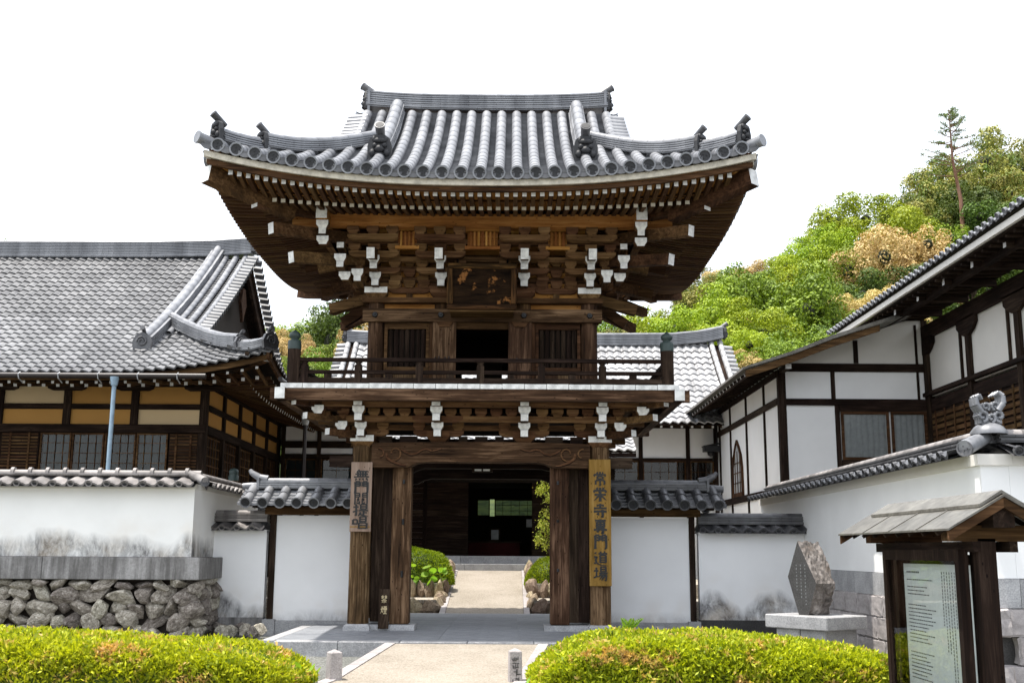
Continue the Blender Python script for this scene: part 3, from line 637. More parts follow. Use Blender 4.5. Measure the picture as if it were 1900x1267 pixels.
# rafters: unit bars pointing down -y with a white painted end
rb_ = MB(); rb_.box(-.5, .5, -1, 0, -1, 0, [0, 0, 1, 0, 0, 0]); RM = rb_.mesh('rafter', [W_MID['y'], WHITE]); RMC = rb_.mesh('rafter', [W_MID['y'], CREAM])
def rafter(name, p_in, p_out, wd, h, parent=UP):
    p_in, p_out = Vector(p_in), Vector(p_out); T = (p_in-p_out); L = T.length; T /= L; U = T.cross(Vector((0, 0, 1))).normalized(); Nn = U.cross(T)
    M = frameM(p_in, U*wd, T*L, Nn*h); return inst(RMC if name == 'base_rafter' else RM, name, parent, M)
RP = .1295
for i in range(-28, 29):
    X = i*RP; h2 = lift(X/XE)*wl(2.3); 
    ein = max(1.45, abs(X)-1.73+.02)
    if ein < 2.2: rafter('flying_rafter', (X, -ein, 6.395 - (ein-1.45)*.06 + lift(X/XE)*wl(ein)), (X, -2.29, 6.335 + h2), .063, .086)
    if abs(X) < 3.22:
        ein = max(-.05, abs(X)-1.73+.02); f = lambda e: 6.66 - .187*(e+.05)
        if ein < 1.5: rafter('base_rafter', (X, -ein, f(ein) + lift(X/XE)*wl(ein)), (X, -1.67, f(1.67) + lift(X/XE)*wl(1.67)), .066, .096)
rest = []
for sg in (-1, 1):
    for i in range(-28, 29):
        Y = i*RP; n = Y/HY; ein = max(1.45, abs(Y)-1.5+.02)
        if ein < 2.2: rafter('flying_rafter', (sg*(1.73+ein), YC+Y, 6.395 - (ein-1.45)*.06 + lift(n)*wl(ein)), (sg*3.96, YC+Y, 6.335 + lift(n)*wl(2.3)), .058, .078)
        if abs(Y) < 3.05:
            ein = max(-.05, abs(Y)-1.5+.02); rafter('base_rafter', (sg*(1.73+ein), YC+Y, f(ein) + lift(n)*wl(ein)), (sg*3.40, YC+Y, f(1.67) + lift(n)*wl(1.67)), .062, .085)
b = MB()
for i in range(-28, 29):
    X = i*RP; ein = max(1.45, abs(X)-1.71)
    if ein < 2.2: b.bar((X, 3+ein, 6.36 + lift(X/XE)*wl(ein)), (X, 5.29, 6.30 + lift(X/XE)*wl(2.3)), .058, .07, mend=1)
    if abs(X) < 3.2: e = max(0, abs(X)-1.71); b.bar((X, 3+e, f(e)-.04 + lift(X/XE)*wl(e)), (X, 4.67, f(1.67)-.04 + lift(X/XE)*wl(1.67)), .058, .07, mend=1)
b.build('rear_rafter', [W_MID['y'], WHITE], UP, kind='stuff')
# corner (hip) rafters with white ends
for sx in (-1, 1):
    for yb, sy in ((0, -1), (3, 1)):
        P = lambda k, z: (sx*(1.73+k), yb + sy*k, z)
        for nm, k0, k1, z0, z1, wd, h in (('hip_rafter', 1.2, 2.26, 6.33, 6.58, .21, .25), ('hip_rafter', 0, 1.68, 6.52, 6.36, .16, .2), ('tail_beam', 0, 1.46, 6.20, 6.00, .14, .17), ('tail_beam', 0, 1.19, 5.86, 5.62, .14, .17)):
            b = MB(); b.bar(P(k0, z0), P(k1, z1), wd, h, mi=0, mend=1); b.build(nm, [W_MID['y'], WHITE], UP)
# ---------------------------------------------------------------- gate: lower storey
CX = (-1.88, 1.88); IX = (-.68, .68)
for x in CX:
    for y in (0, 1.5, 3.0):
        b = MB(); b.cyl((x, y, .1), (x, y, 2.83), .165, .158, 18); b.build('column', W_GREY['z'], GATE)
        b = MB(); b.lathe([(.29, 0), (.285, .07), (.23, .1), (.0, .1)], (x, y, 0), 4, 0, Matrix.Rotation(PI/4, 4, 'Z')); o = b.build('column_base', GRANITE, GATE)
        for p in o.data.polygons: p.use_smooth = False
# side boards and door posts in the front bay
for sg in (-1, 1):
    rounded(box('door_post', W_GREY['z'], GATE, *sorted((sg*1.40, sg*1.10)), .02, .34, .09, 2.53), .015)
    box('side_board', W_DARK['z'], GATE, *sorted((sg*1.55, sg*1.403)), .12, .18, .12, 2.53)
    box('side_board', W_DARK['z'], GATE, *sorted((sg*1.72, sg*1.553)), .15, .21, .12, 2.53)
    box('post_base', GRANITE, GATE, *sorted((sg*1.78, sg*1.0)), -.06, .42, 0, .085)
    for z in (2.25, 1.7, .9):
        b = MB(); b.cyl((sg*1.22, .02, z+random.uniform(-.1, .1)), (sg*1.22, .012, z), .02, .02, 8); b.build('nail_cover', BLACK, GATE)
    # folded door leaf behind each post
    lf = box('door_leaf', W_DARK['y'], GATE, *sorted((sg*1.37, sg*1.31)), .36, 1.4, .12, 2.45)
    for k in range(5): box('door_board', W_DARK['z'], lf, *sorted((sg*1.309, sg*1.29)), .37+k*.205, .57+k*.205, .14, 2.43)
# carved main beam with arched underside
N_ = 24; top, bot = [], []
for i in range(N_+1):
    t = -1 + 2*i/N_; x = t*1.725; top.append((x, 2.875 + .03*(1-t*t))); a = max(0, (1.12-abs(x))/.16); bot.append((x, 2.50 + .085*min(1, a)**.6))
b = MB(); b.prism(bot + top[::-1], 'y', -.16, .15); beam = b.build('carved_beam', W_GREY['x'], GATE)
def carve(parent, pts, r, y):
    b = MB(); b.tube([(x, y+.004, z-.016) for x, z in pts], [q*1.1 for q in r] if isinstance(r, list) else r*1.1, 6); b.build('groove_shade', W_DARK['x'], parent); b = MB(); b.tube([(x, y, z) for x, z in pts], [q*1.35 for q in r] if isinstance(r, list) else r*1.35, 6); b.build('carved_scroll', W_BRK['x'], parent)  # dark tube paints the groove's shade under the paler raised scroll
for sg in (-1, 1):
    sp = lambda cx, cz, r0, a0, a1, n=10: [(sg*(cx + (r0*(1-.6*i/n))*math.cos(a0+(a1-a0)*i/n)), cz + (r0*(1-.6*i/n))*math.sin(a0+(a1-a0)*i/n)) for i in range(n+1)]
    carve(beam, sp(-1.36, 2.72, .13, -2.6, 3.2), .011, -.162)
    carve(beam, [(sg*x, z) for x, z in ((-1.49, 2.72), (-1.47, 2.64), (-1.38, 2.58), (-1.25, 2.535), (-1.18, 2.53))], [.016, .018, .016, .012, .008], -.162)
    carve(beam, [(sg*x, z) for x, z in ((-1.26, 2.78), (-1.19, 2.735), (-1.1, 2.70), (-1.0, 2.72), (-.93, 2.775), (-.86, 2.79), (-.78, 2.76), (-.70, 2.77), (-.62, 2.80))], [.008, .014, .016, .012, .012, .014, .011, .009, .006], -.162)
    carve(beam, sp(-1.60, 2.70, .10, 1.8, -1.2, 8), .009, -.162)
    b = MB(); b.bar((sg*2.0, .0, 2.59), (sg*2.40, .0, 2.59), .13, .17); b.build('beam_nose', W_DARK['x'], GATE)
    b = MB(); b.bar((sg*2.0, 3, 2.59), (sg*2.40, 3, 2.59), .13, .17); b.build('beam_nose', W_DARK['x'], GATE)
    for z0, z1 in ((2.45, 2.64), (1.2, 1.33)): box('side_tie_beam', W_DARK['y'], GATE, sg*1.88-.05, sg*1.88+.05, .17, 2.83, z0, z1)
    for k in range(13): box('side_wall_board', W_MID['z'], GATE, sg*1.88-.016, sg*1.88+.016, .18+k*.203, .381+k*.203, 1.34, 2.44)
    for k in range(13): box('side_wall_board', W_MID['z'], GATE, sg*1.88-.016, sg*1.88+.016, .18+k*.203, .381+k*.203, .15, 1.19)
for y, z in ((1.5, 2.50), (3.0, 2.42)):
    nb = [(x, z + (.10 if abs(x) < 1.0 else .10*max(0, 1-(abs(x)-1.0)/.25)**.6)) for x in (-1.72, -1.25, -1.12, -1.0, 0, 1.0, 1.12, 1.25, 1.72)]
    zt_ = z + (.44 if y < 2 else .83); b = MB(); b.prism(nb + [(1.72, zt_), (-1.72, zt_)], 'y', y-.12, y+.12); b.build('inner_beam', W_DARK['x'], GATE)
b = MB(); b.box(-.17, .17, .8, .98, 2.5, 2.56); fx = b.build('light_fitting', W_DARK['x'], GATE)
for x in (-.07, .07): box('lamp_glass', LAMPW, fx, x-.055, x+.055, .79, .9, 2.515, 2.545)
box('ceiling_board', W_DARK['x'], GATE, -1.9, 1.9, -.1, 3.1, 3.33, 3.36)
for x0, x1 in ((-1.62, -1.42), (-1.30, -1.02), (-.36, -.22), (-.10, .10), (.22, .36), (1.02, 1.30), (1.42, 1.62)): box('beam_filler', W_DARK['x'], GATE, x0, x1, -.05, .05, 2.88, 3.0)
# brackets -------------------------------------------------------
def MK(wd, h, dp, wf): return block_masu(wd, h, dp, wf).mesh('bearing_block', [W_BRK['x'], WHITE])
M_S = MK(.185, .115, .185, False); M_W = MK(.185, .125, .185, True); M_D = MK(.36, .17, .36, False); M_DW = MK(.37, .17, .37, True)
def rotM(c, a): return Matrix.Translation(c) @ Matrix.Rotation(a, 4, 'Z')
am = MB(); am.prism(arm_prof(.80, .1), 'y', -.06, .06); ARM = am.mesh('bracket_arm', W_BRK['x'])
nm = MB(); nm.prism([(.1, 0), (.1, .1), (-1, .1), (-1, .0)], 'x', -.058, .058)   # along y, front at y=-1
nm.mi = [0]*len(nm.mi); NOSE = {}
def nose_mesh(L, h=.1, wd=.115):
    k = (round(L, 3), h, wd)
    if k not in NOSE:
        b = MB(); b.box(-wd/2, wd/2, -L, .2, 0, h, [0, 0, 1, 0, 0, 0]); NOSE[k] = b.mesh('bracket_nose', [W_MID['y'], WHITE])
    return NOSE[k]
def cluster(parent, c, a, z0, upper, daito='b', white=True, side=False):
    """one bracket set standing on a column: c on the wall line, pointing out along -y turned by a"""
    R = Matrix.Rotation(a, 3, 'Z'); P = lambda x, y, z: Vector((c[0], c[1], 0)) + R @ Vector((x, y, 0)) + Vector((0, 0, z))
    put = lambda me, n, x, y, z: inst(me, n, parent, rotM(P(x, y, z), a))
    put(M_DW if daito == 'w' else M_D, 'bearing_block', 0, 0, z0)
    bw = M_W if white else M_S
    if upper:
        if not side: put(ARM, 'bracket_arm', 0, 0, 5.40); [put(M_S, 'bearing_block', x, 0, 5.50) for x in (-.31, .31)]
        put(nose_mesh(.345), 'bracket_nose', 0, 0, 5.392); put(bw, 'bearing_block', 0, -.25, 5.487)
        put(ARM, 'bracket_arm', 0, -.25, 5.60); [put(M_S, 'bearing_block', x, -.25, 5.70) for x in (-.31, .31)]
        put(nose_mesh(.60), 'bracket_nose', 0, 0, 5.606); put(bw, 'bearing_block', 0, -.50, 5.70)
        b = MB(); b.bar(P(.0, .35, 6.02), P(.0, -.98, 5.755), .125, .17, mi=0, mend=1); b.build('tail_beam', [W_MID['y'], WHITE], parent)
        put(ARM, 'bracket_arm', 0, -.51, 5.80); [put(M_S, 'bearing_block', x, -.51, 5.90) for x in (-.31, 0, .31)]
        put(ARM, 'bracket_arm', 0, -.745, 6.015); [put(M_S, 'bearing_block', x, -.745, 6.115) for x in (-.31, 0, .31)]
    else:
        if not side: put(ARM, 'bracket_arm', 0, 0, 2.995); [put(M_S, 'bearing_block', x, 0, 3.095) for x in (-.31, .31)]
        put(nose_mesh(.40), 'bracket_nose', 0, 0, 2.967); put(bw, 'bearing_block', 0, -.30, 3.062)
        put(ARM, 'bracket_arm', 0, -.30, 3.19)
        put(nose_mesh(.72), 'bracket_nose', 0, 0, 3.177); put(bw, 'bearing_block', 0, -.62, 3.272)
        put(nose_mesh(.80, .085, .13), 'bracket_nose', 0, 0, 3.395)
LB = MB(); LB.box(-1.98, 1.98, -.05, .05, 3.095, 3.18); LBR = LB.build('lower_brackets', W_MID['x'], GATE)
UB = MB(); UB.box(-1.80, 1.80, -.04, .04, 5.52, 5.60); UBR = UB.build('upper_brackets', W_MID['x'], GATE)
for x in (CX[0], *IX, CX[1]): cluster(LBR, (x, 0), 0, 2.83 if abs(x) > 1 else 2.90, False, 'w' if abs(x) > 1 else 'b')
for x in (-1.73, -.67, .67, 1.73): cluster(UBR, (x, 0), 0, 5.235, True, 'w' if abs(x) > 1 else 'b')
for sg, a in ((-1, -PI/2), (1, PI/2)):
    for y in (0, 1.5, 3.0):
        cluster(LBR, (sg*1.88, y), a, 2.81, False, 'b', False, y != 1.5); cluster(UBR, (sg*1.73, y), a, 5.22, True, 'b', False, y != 1.5)
for x in (-1.73, -.67, .67, 1.73): cluster(UBR, (x, 3), PI, 5.235, True, 'b', False)
# continuous tie beams and rows of blocks along each bracket plane
def tie(parent, x0, x1, y, z0, z1, t=.1): box('tie_beam', W_BRK['x'], parent, x0, x1, y-t/2, y+t/2, z0, z1)
tie(LBR, -2.3, 2.3, -.3, 3.197, 3.285); tie(LBR, -2.55, 2.55, -.62, 3.392, 3.47); tie(LBR, -1.95, 1.95, 0, 3.30, 3.38)
for k in range(-9, 10):
    if min(abs(k*.24-x) for x in (-1.88, -.68, .68, 1.88)) > .13: inst(M_S, 'bearing_block', LBR, rotM((k*.24, -.3, 3.285), 0))
for z0, z1 in ((5.70, 5.78), (5.90, 5.98)): tie(UBR, -1.85, 1.85, 0, z0, z1)
tie(UBR, -2.1, 2.1, -.25, 5.80, 5.88); tie(UBR, -2.3, 2.3, -.505, 6.02, 6.10)
for m in (-1.2, 0, 1.2):
    b = MB(); b.box(m-.05, m+.05, -.03, .03, 5.26, 5.42); b.build('strut_post', W_MID['z'], UBR)
    for x in (m-.24, m, m+.24):
        for z in (5.42, 5.60, 5.785): inst(M_S, 'bearing_block', UBR, rotM((x, -.02, z), 0))
    b = MB(); b.prism(arm_prof(.7, .1), 'y', -.045, .045); o = b.build('bracket_arm', W_BRK['x'], UBR, origin=(0, 0, 0)); o.location = Vector((m, -.0, 5.335)) - pw(UBR); WL[o.name] = Vector((m, 0, 5.335))
box('bracket_wall_panel', W_ORANGE['x'], UBR, -1.75, 1.75, .02, .05, 5.26, 6.6)
for sg in (-1, 1): box('bracket_wall_panel', W_ORANGE['y'], UBR, *sorted((sg*1.70, sg*1.735)), .05, 2.95, 5.26, 6.6)
box('bracket_wall_panel', W_ORANGE['x'], UBR, -1.75, 1.75, 2.96, 2.99, 5.26, 6.6)
for c in (-1.2, 0, 1.2):       # little slats between the bracket arms
    w2 = .13 if c else .22
    box('slat_backing', W_ORANGE['x'], UBR, c-w2-.02, c+w2+.02, -.565, -.555, 5.985, 6.21)
    n = 4 if c else 7
    for k in range(n): box('slat', W_ORANGE['z'], UBR, c-w2+(2*w2)*(k+.25)/n, c-w2+(2*w2)*(k+.75)/n, -.60, -.568, 5.985, 6.22)
    box('slat_rail', W_ORANGE['x'], UBR, c-w2-.06, c+w2+.06, -.61, -.55, 5.93, 5.98)
# purlins
box('purlin', W_ORANGE['x'], UBR, -3.0, 3.0, -.83, -.66, 6.235, 6.44); box('purlin', W_ORANGE['x'], UBR, -3.0, 3.0, 3.66, 3.83, 6.235, 6.44)
box('soffit_board', W_ORANGE['x'], UBR, -1.7, 1.7, -.655, .02, 6.235, 6.255)
for sg in (-1, 1):
    b = MB(); b.box(sg*2.475-.085, sg*2.475+.085, -1.22, 4.22, 6.24, 6.445, [0, 0, 1, 1, 0, 0]); b.build('purlin', [W_ORANGE['y'], WHITE], UBR)
    # white faced corner pieces seen from the front
    for k, z, y in ((.74, 6.105, -1.06), (.74, 5.875, -.98), (.50, 5.66, -.72), (.25, 5.47, -.52), (.46, 5.44, -.45)):
        inst(M_W, 'bearing_block', UBR, rotM((sg*(1.73+k), y, z), 0))
    for k, z, y in ((.74, 6.02, -1.12), (.50, 5.88, -.82), (.50, 5.575, -.80), (.25, 5.40, -.60)):
        b = MB(); b.box(sg*(1.73+k)-.055, sg*(1.73+k)+.055, y, .4, z, z+.09, [0, 0, 1, 0, 0, 0]); b.build('bracket_nose', [W_MID['y'], WHITE], UBR)
    # arms reaching out past the corner towards the side
    for px, py, y, dz in ((568, 500, 1.5, .3), (598, 545, 3.0, .3), (613, 574, .3, .22), (636, 600, 1.0, .45)):
        q = at(px, py, y); b = MB(); b.bar((sg*1.75, y, q.z+dz), (sg*abs(q.x), y, q.z), .15, .17); b.build('tail_beam', W_MID['x'], UBR)
    for k, z, y in ((.30, 3.065, -.34), (.62, 3.275, -.66)):
        inst(M_W, 'bearing_block', LBR, rotM((sg*(1.88+k), y, z), 0))
    for d, z in ((.95, 3.40), (.80, 3.20), (.5, 2.99)):
        b = MB(); b.bar((sg*1.88, 0, z), (sg*(1.88+d), -d, z+.03), .12, .1, mi=0, mend=1); b.build('corner_arm', [W_MID['y'], WHITE], LBR)
    box('purlin', W_MID['y'], LBR, sg*2.5-.05, sg*2.5+.05, -.7, 3.7, 3.392, 3.47)
# ---------------------------------------------------------------- balcony
bb = MB(); bb.box(-2.96, 2.96, -.96, 3.96, 3.60, 3.66); BAL = bb.build('balcony', W_GREY['x'], GATE)
def edge(x0, y0, x1, y1):
    b = MB(); b.bar((x0, y0, 3.525), (x1, y1, 3.525), .15, .17, mi=0, mend=1)
    b.mi[4] = 1; return b.build('balcony_beam', [W_GREY['x'] if y0 == y1 else W_GREY['y'], WHITE], BAL)
edge(-3.17, -1.0, 3.17, -1.0); edge(-3.0, -1.2, -3.0, 4.2); edge(3.0, -1.2, 3.0, 4.2); edge(-3.17, 4.0, 3.17, 4.0)
xs = [-3.02 + 6.04*i/18 for i in range(19)]
for i, (a, c) in enumerate(zip(xs, xs[1:])): box('floor_board', WHITE, BAL, a+.004, c-.004, -1.085, -.7, 3.615, 3.69 + random.uniform(-.003, .003))
for i in range(22): box('floor_board', W_DARK['x'], BAL, -2.95, 2.95, -.695+i*.21, -.49+i*.21, 3.662, 3.685)
for k in range(13):
    x = -2.4 + k*.4; box('balcony_joist', W_MID['y'], BAL, x-.04, x+.04, -.9, .0, 3.50, 3.595)
def giboshi(parent, x, y, z):
    b = MB(); b.lathe([(.105, 0), (.105, .12), (.095, .14), (.06, .15), (.055, .17), (.08, .185), (.092, .22), (.075, .26), (.03, .29), (.0, .315)], (x, y, z), 14); b.build('post_finial', BRASSG, parent)
for x in (-2.86, 2.86):
    for y in (-.92, 3.92):
        b = MB(); b.cyl((x, y, 3.69), (x, y, 4.23), .10, .10, 14); b.build('railing_post', W_DARK['z'], BAL); giboshi(BAL, x, y, 4.23)
def rails(p, q, ax):
    L = Vector(q) - Vector(p); 
    for z, wd, h in ((4.075, .075, .055), (3.885, .07, .055), (3.755, .09, .08)):
        b = MB(); b.bar((p[0], p[1], z), (q[0], q[1], z), wd, h); b.build('railing_rail', W_DARK[ax], BAL)
    n = 6 if ax == 'x' else 5
    for i in range(n*2):
        t = i/(n*2) if i else .02; c = Vector(p) + L*t
        if i % 2 == 0:
            b = MB(); b.box(c.x-.055, c.x+.055, c.y-.05, c.y+.05, 3.69, 3.98); b.lathe([(.05, 0), (.055, .02), (.035, .03), (.06, .06)], (c.x, c.y, 3.98), 8); b.build('railing_strut', W_DARK['z'], BAL)
        else: box('railing_strut', W_DARK['z'], BAL, c.x-.055, c.x+.055, c.y-.035, c.y+.035, 3.69, 3.87)
rails((-2.80, -.92), (2.80, -.92), 'x'); rails((-2.86, -.85), (-2.86, 3.85), 'y'); rails((2.86, -.85), (2.86, 3.85), 'y'); rails((-2.80, 3.92), (2.80, 3.92), 'x')
# ---------------------------------------------------------------- upper storey
us_ = MB(); us_.box(-1.95, 1.95, -.17, .10, 5.155, 5.235); US = us_.build('upper_storey', W_MID['x'], GATE)
for x in (-1.73, 1.73):
    for y in (0, 1.5, 3.0):
        b = MB(); b.cyl((x, y, 3.69), (x, y, 5.155), .135, .13, 16); b.build('column', W_GREY['z'], US)
for x in (-.67, .67):
    b = MB(); b.cyl((x, 0.02, 3.69), (x, 0.02, 5.155), .12, .12, 14); b.build('column', W_MID['z'], US)
hb = box('head_beam', W_GREY['x'], US, -1.93, 1.93, -.19, -.07, 4.835, 5.045)
for x in (-1.73, -.67, .67, 1.73):
    b = MB(); b.cyl((x, -.195, 4.94), (x, -.235, 4.94), .052, .038, 6); b.cyl((x, -.235, 4.94), (x, -.25, 4.94), .02, .012, 6); b.build('nail_cover', BLACK, US)
box('frieze_panel', W_ORANGE['x'], US, -1.6, 1.6, -.01, .02, 5.046, 5.153)
for sg in (-1, 1):
    wx = sorted((sg*1.585, sg*.86)); wf = MB()
    for q in ((wx[0], wx[1], 4.735, 4.83), (wx[0], wx[1], 4.04, 4.11), (wx[0]-.0, wx[0]+.05, 4.112, 4.733), (wx[1]-.05, wx[1], 4.112, 4.733)): wf.box(q[0], q[1], -.07, .03, q[2], q[3])
    win = wf.build('slatted_window', W_MID['x'], US)
    for k in range(7):
        x = wx[0] + .1 + k*(wx[1]-wx[0]-.2)/6; b = MB(); b.bar((x, -.02, 4.112), (x, -.02, 4.733), .05, .05, (1, 1, 0)); b.build('window_bar', W_DARK['z'], win)
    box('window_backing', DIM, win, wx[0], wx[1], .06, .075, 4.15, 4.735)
    for k in range(4): box('wall_board', W_GREY['z'], US, wx[0]+k*.181, wx[0]+k*.181+.178, -.04, -.01, 3.69, 4.038)
    box('jamb', W_MID['z'], US, *sorted((sg*.855, sg*.80)), -.1, 0, 3.69, 4.833)
    lf = box('door_leaf', W_GREY['z'], US, *sorted((sg*.797, sg*.42)), -.165, -.115, 3.69, 4.833)
    b = MB(); b.prism([(sg*.745, 4.832), (sg*.47, 4.832), (sg*.53, 4.75), (sg*.69, 4.75)], 'y', -.19, -.167); b.build('door_batten', W_MID['x'], lf)
    if sg < 0:
        for x in (-.72, -.56):
            b = MB(); b.tube([(x-.03, -.17, 4.26), (x-.03, -.2, 4.20), (x+.03, -.2, 4.20), (x+.03, -.17, 4.27)], .009, 6); b.build('door_latch', BLACK, lf)
    else: b = MB(); b.cyl((sg*.56, -.168, 4.22), (sg*.56, -.2, 4.22), .03, .02, 8); b.build('door_latch', BLACK, lf)
    for k in range(14): box('wall_board', W_MID['z'], US, sg*1.73-.02, sg*1.73+.02, .14+k*.195, .14+k*.195+.192, 3.69, 5.15)
box('door_lintel', W_MID['x'], US, -.42, .42, -.1, 0, 4.735, 4.833); box('door_sill', W_DARK['x'], US, -.42, .42, -.12, 0, 3.69, 3.75)
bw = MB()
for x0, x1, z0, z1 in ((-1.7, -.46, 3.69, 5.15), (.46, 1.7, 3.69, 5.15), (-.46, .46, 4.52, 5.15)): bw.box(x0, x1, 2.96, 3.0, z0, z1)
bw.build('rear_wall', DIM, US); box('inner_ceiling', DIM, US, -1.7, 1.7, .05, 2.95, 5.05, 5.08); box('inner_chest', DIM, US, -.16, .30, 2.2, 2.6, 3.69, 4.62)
# plaque under the eaves
pq = MB(); 
pb = MB(); pb.box(-.46, .46, -.655, -.62, 5.01, 5.60); PQ = pb.build('name_plaque', PLAQUE, GATE)
fr = woods('plaque_frame', (.008, .004, .002), (.03, .015, .006), (.20, .095, .035))
for q in ((-.55, .55, 4.93, 5.015, 'x'), (-.55, .55, 5.595, 5.68, 'x'), (-.55, -.455, 5.017, 5.593, 'z'), (.455, .55, 5.017, 5.593, 'z')): rounded(box('plaque_frame', fr[q[4]], PQ, q[0], q[1], -.70, -.615, q[2], q[3]), .02, 2)
for x in (-.4, .4): b = MB(); b.bar((x, -.64, 5.6), (x, -.2, 5.9), .03, .03); b.build('plaque_bracket', BLACK, PQ)
b = MB(); b.box(-.5, .5, -.66, -.2, 4.90, 4.928); b.build('plaque_shelf', W_MID['x'], PQ)
# ---------------------------------------------------------------- signs on the front columns
def sign(name, label, x0, x1, z0, z1, y, mat, chars, zc, size, ink, asp=1.):
    r = rounded(box(name, mat, None, x0, x1, y-.035, y, z0, z1), .006); setp(r, label, 'sign')
    for ch, z in zip(chars, zc): brush(ch, size*asp, size, ((x0+x1)/2, y-.036, z), 0, 'painted_character', ink, r)
    return r
zl = [at(670, y, -.2).z for y in (886, 907, 932, 946+5, 970)]
zl = [at(668, y, -.2).z for y in (882, 904, 925, 946, 969)]
sL = sign('wooden_sign', 'pale weathered sign board with five black characters on the left gate column', -2.03, -1.70, at(670, 986, -.2).z, at(670, 857, -.2).z, -.175, W_SIGN['z'], '無門關提唱', zl, .188, INK, 1.36)
box('sign_fillet', W_GOLD['x'], sL, -2.02, -1.71, -.216, -.211, at(670, 978, -.2).z, at(670, 976, -.2).z)
zr = [at(1112, y, -.2).z for y in (888, 917, 947, 976, 1005, 1036, 1064)]
sign('wooden_sign', 'long golden brown sign board with seven black characters on the right gate column', 1.70, 2.04, at(1112, 1087, -.2).z, at(1112, 852, -.2).z, -.175, W_GOLD['z'], '常栄寺專門道場', zr, .222, INK, 1.02)
r = root('no_smoking_board', 'narrow dark board with two pale gold characters leaning on the left gate post', 'sign', (-1.47, -.1, .0))
b = MB(); b.bar((-1.475, -.12, .03), (-1.475, -.02, .62), .16, .02, (0, -1, 0)); b.build('board', W_DARK['z'], r)
for ch, z, yy in (('禁', .47, -.063), ('煙', .31, -.090)):
    brush(ch, .10, .12, (-1.475, yy, z), .17, 'painted_character', GOLDP, r)
# ---------------------------------------------------------------- roofed walls
def wall_roof(parent, p, q, half, ze, zr, pitch, mat, kind='pan', layers=((1.3, .045), (1.1, .04), (1, .04)), rw=.2, cap=.065, capmat=None, rmat=None, discs=True, trim=(0, 0), curve=.25, dmat=None, n_course=2, flatmat=None):
    p, q = Vector((*p, 0)), Vector((*q, 0)); t = (q-p).normalized(); L = (q-p).length; nrm = Vector((t.y, -t.x, 0)); dk = MB()
    zf = lambda d: ze + (zr-ze)*((1-curve)*d/half + curve*(d/half)**2)
    for s in (1, -1):
        nn = nrm*s; T = -nn; U = Vector((T.y, -T.x, 0)); st = p if U.dot(t) > 0 else q
        f = lambda u, d, st=st, U=U, nn=nn: st + U*u + nn*(half-d) + Vector((0, 0, zf(d)))
        n = max(1, round(L/pitch)); pt = L/n; Ls = half*1.12/n_course
        dk.add([f(0, 0)-down*.6, f(L, 0)-down*.6, f(L, half)-down*.6, f(0, half)-down*.6], [(0, 1, 2, 3)])
        dl = [half*k/n_course for k in range(n_course)]
        if kind == 'pan':
            me = pan_tile(pt, Ls, .03, .02).mesh('wall_tile', mat)
            for M in tile_field(f, 0, L, pitch, Ls, dl): inst(me, 'wall_tile', parent, M)
            dm = disc_tile(.055, .05, 10).mesh('eave_disc', [mat, TILE_B])
            if discs:
                for i in range(n):
                    pp, UU, TT, NN = slope_frame(f, i*pt + pt*.17, .0); inst(dm, 'eave_disc', parent, frameM(pp + NN*.02 - TT*.012, UU, TT, NN))
        else:
            me = round_tile(Ls, .08).mesh('round_tile', mat); dm = disc_tile(.095).mesh('eave_disc', [mat, TILE_B])
            for i in range(n):
                for d in dl:
                    pp, UU, TT, NN = slope_frame(f, i*pt + pt/2, d); inst(me, 'round_tile', parent, frameM(pp + NN*.02, UU, TT, NN))
                pp, UU, TT, NN = slope_frame(f, i*pt + pt/2, 0); inst(dm, 'eave_disc', parent, frameM(pp + NN*.02 - TT*.03, UU, TT, NN))
            F2 = MB(); nd = 5
            for i in range(n+1):
                for k in range(nd):
                    u0, u1 = max(0, i*pt-pt*.34), min(L, i*pt+pt*.34); d0 = half*k/nd; d1 = half*(k+1)/nd
                    A = [f(u0+(u1-u0)*j/4, d0)+Vector((0, 0, .022 - .022*math.sin(PI*j/4))) for j in range(5)]; B = [f(u0+(u1-u0)*j/4, d1)+Vector((0, 0, .0-.022*math.sin(PI*j/4))) for j in range(5)]; E = [a - Vector((0, 0, .035)) for a in A]
                    F2.add(E+A+B, [(j, j+1, 6+j, 5+j) for j in range(4)] + [(5+j, 6+j, 11+j, 10+j) for j in range(4)])
            F2.build('flat_tile', flatmat or mat, parent, kind='stuff')
    dk.build('roof_bed', TILE_D, parent)
    pts = [p + t*(trim[0] + (L-trim[0]-trim[1])*i/8) + Vector((0, 0, zr-.02)) for i in range(9)]
    return ridge_stack(parent, pts, rw, layers, .04, rmat or mat, cap, .27, 'ridge', capmat)
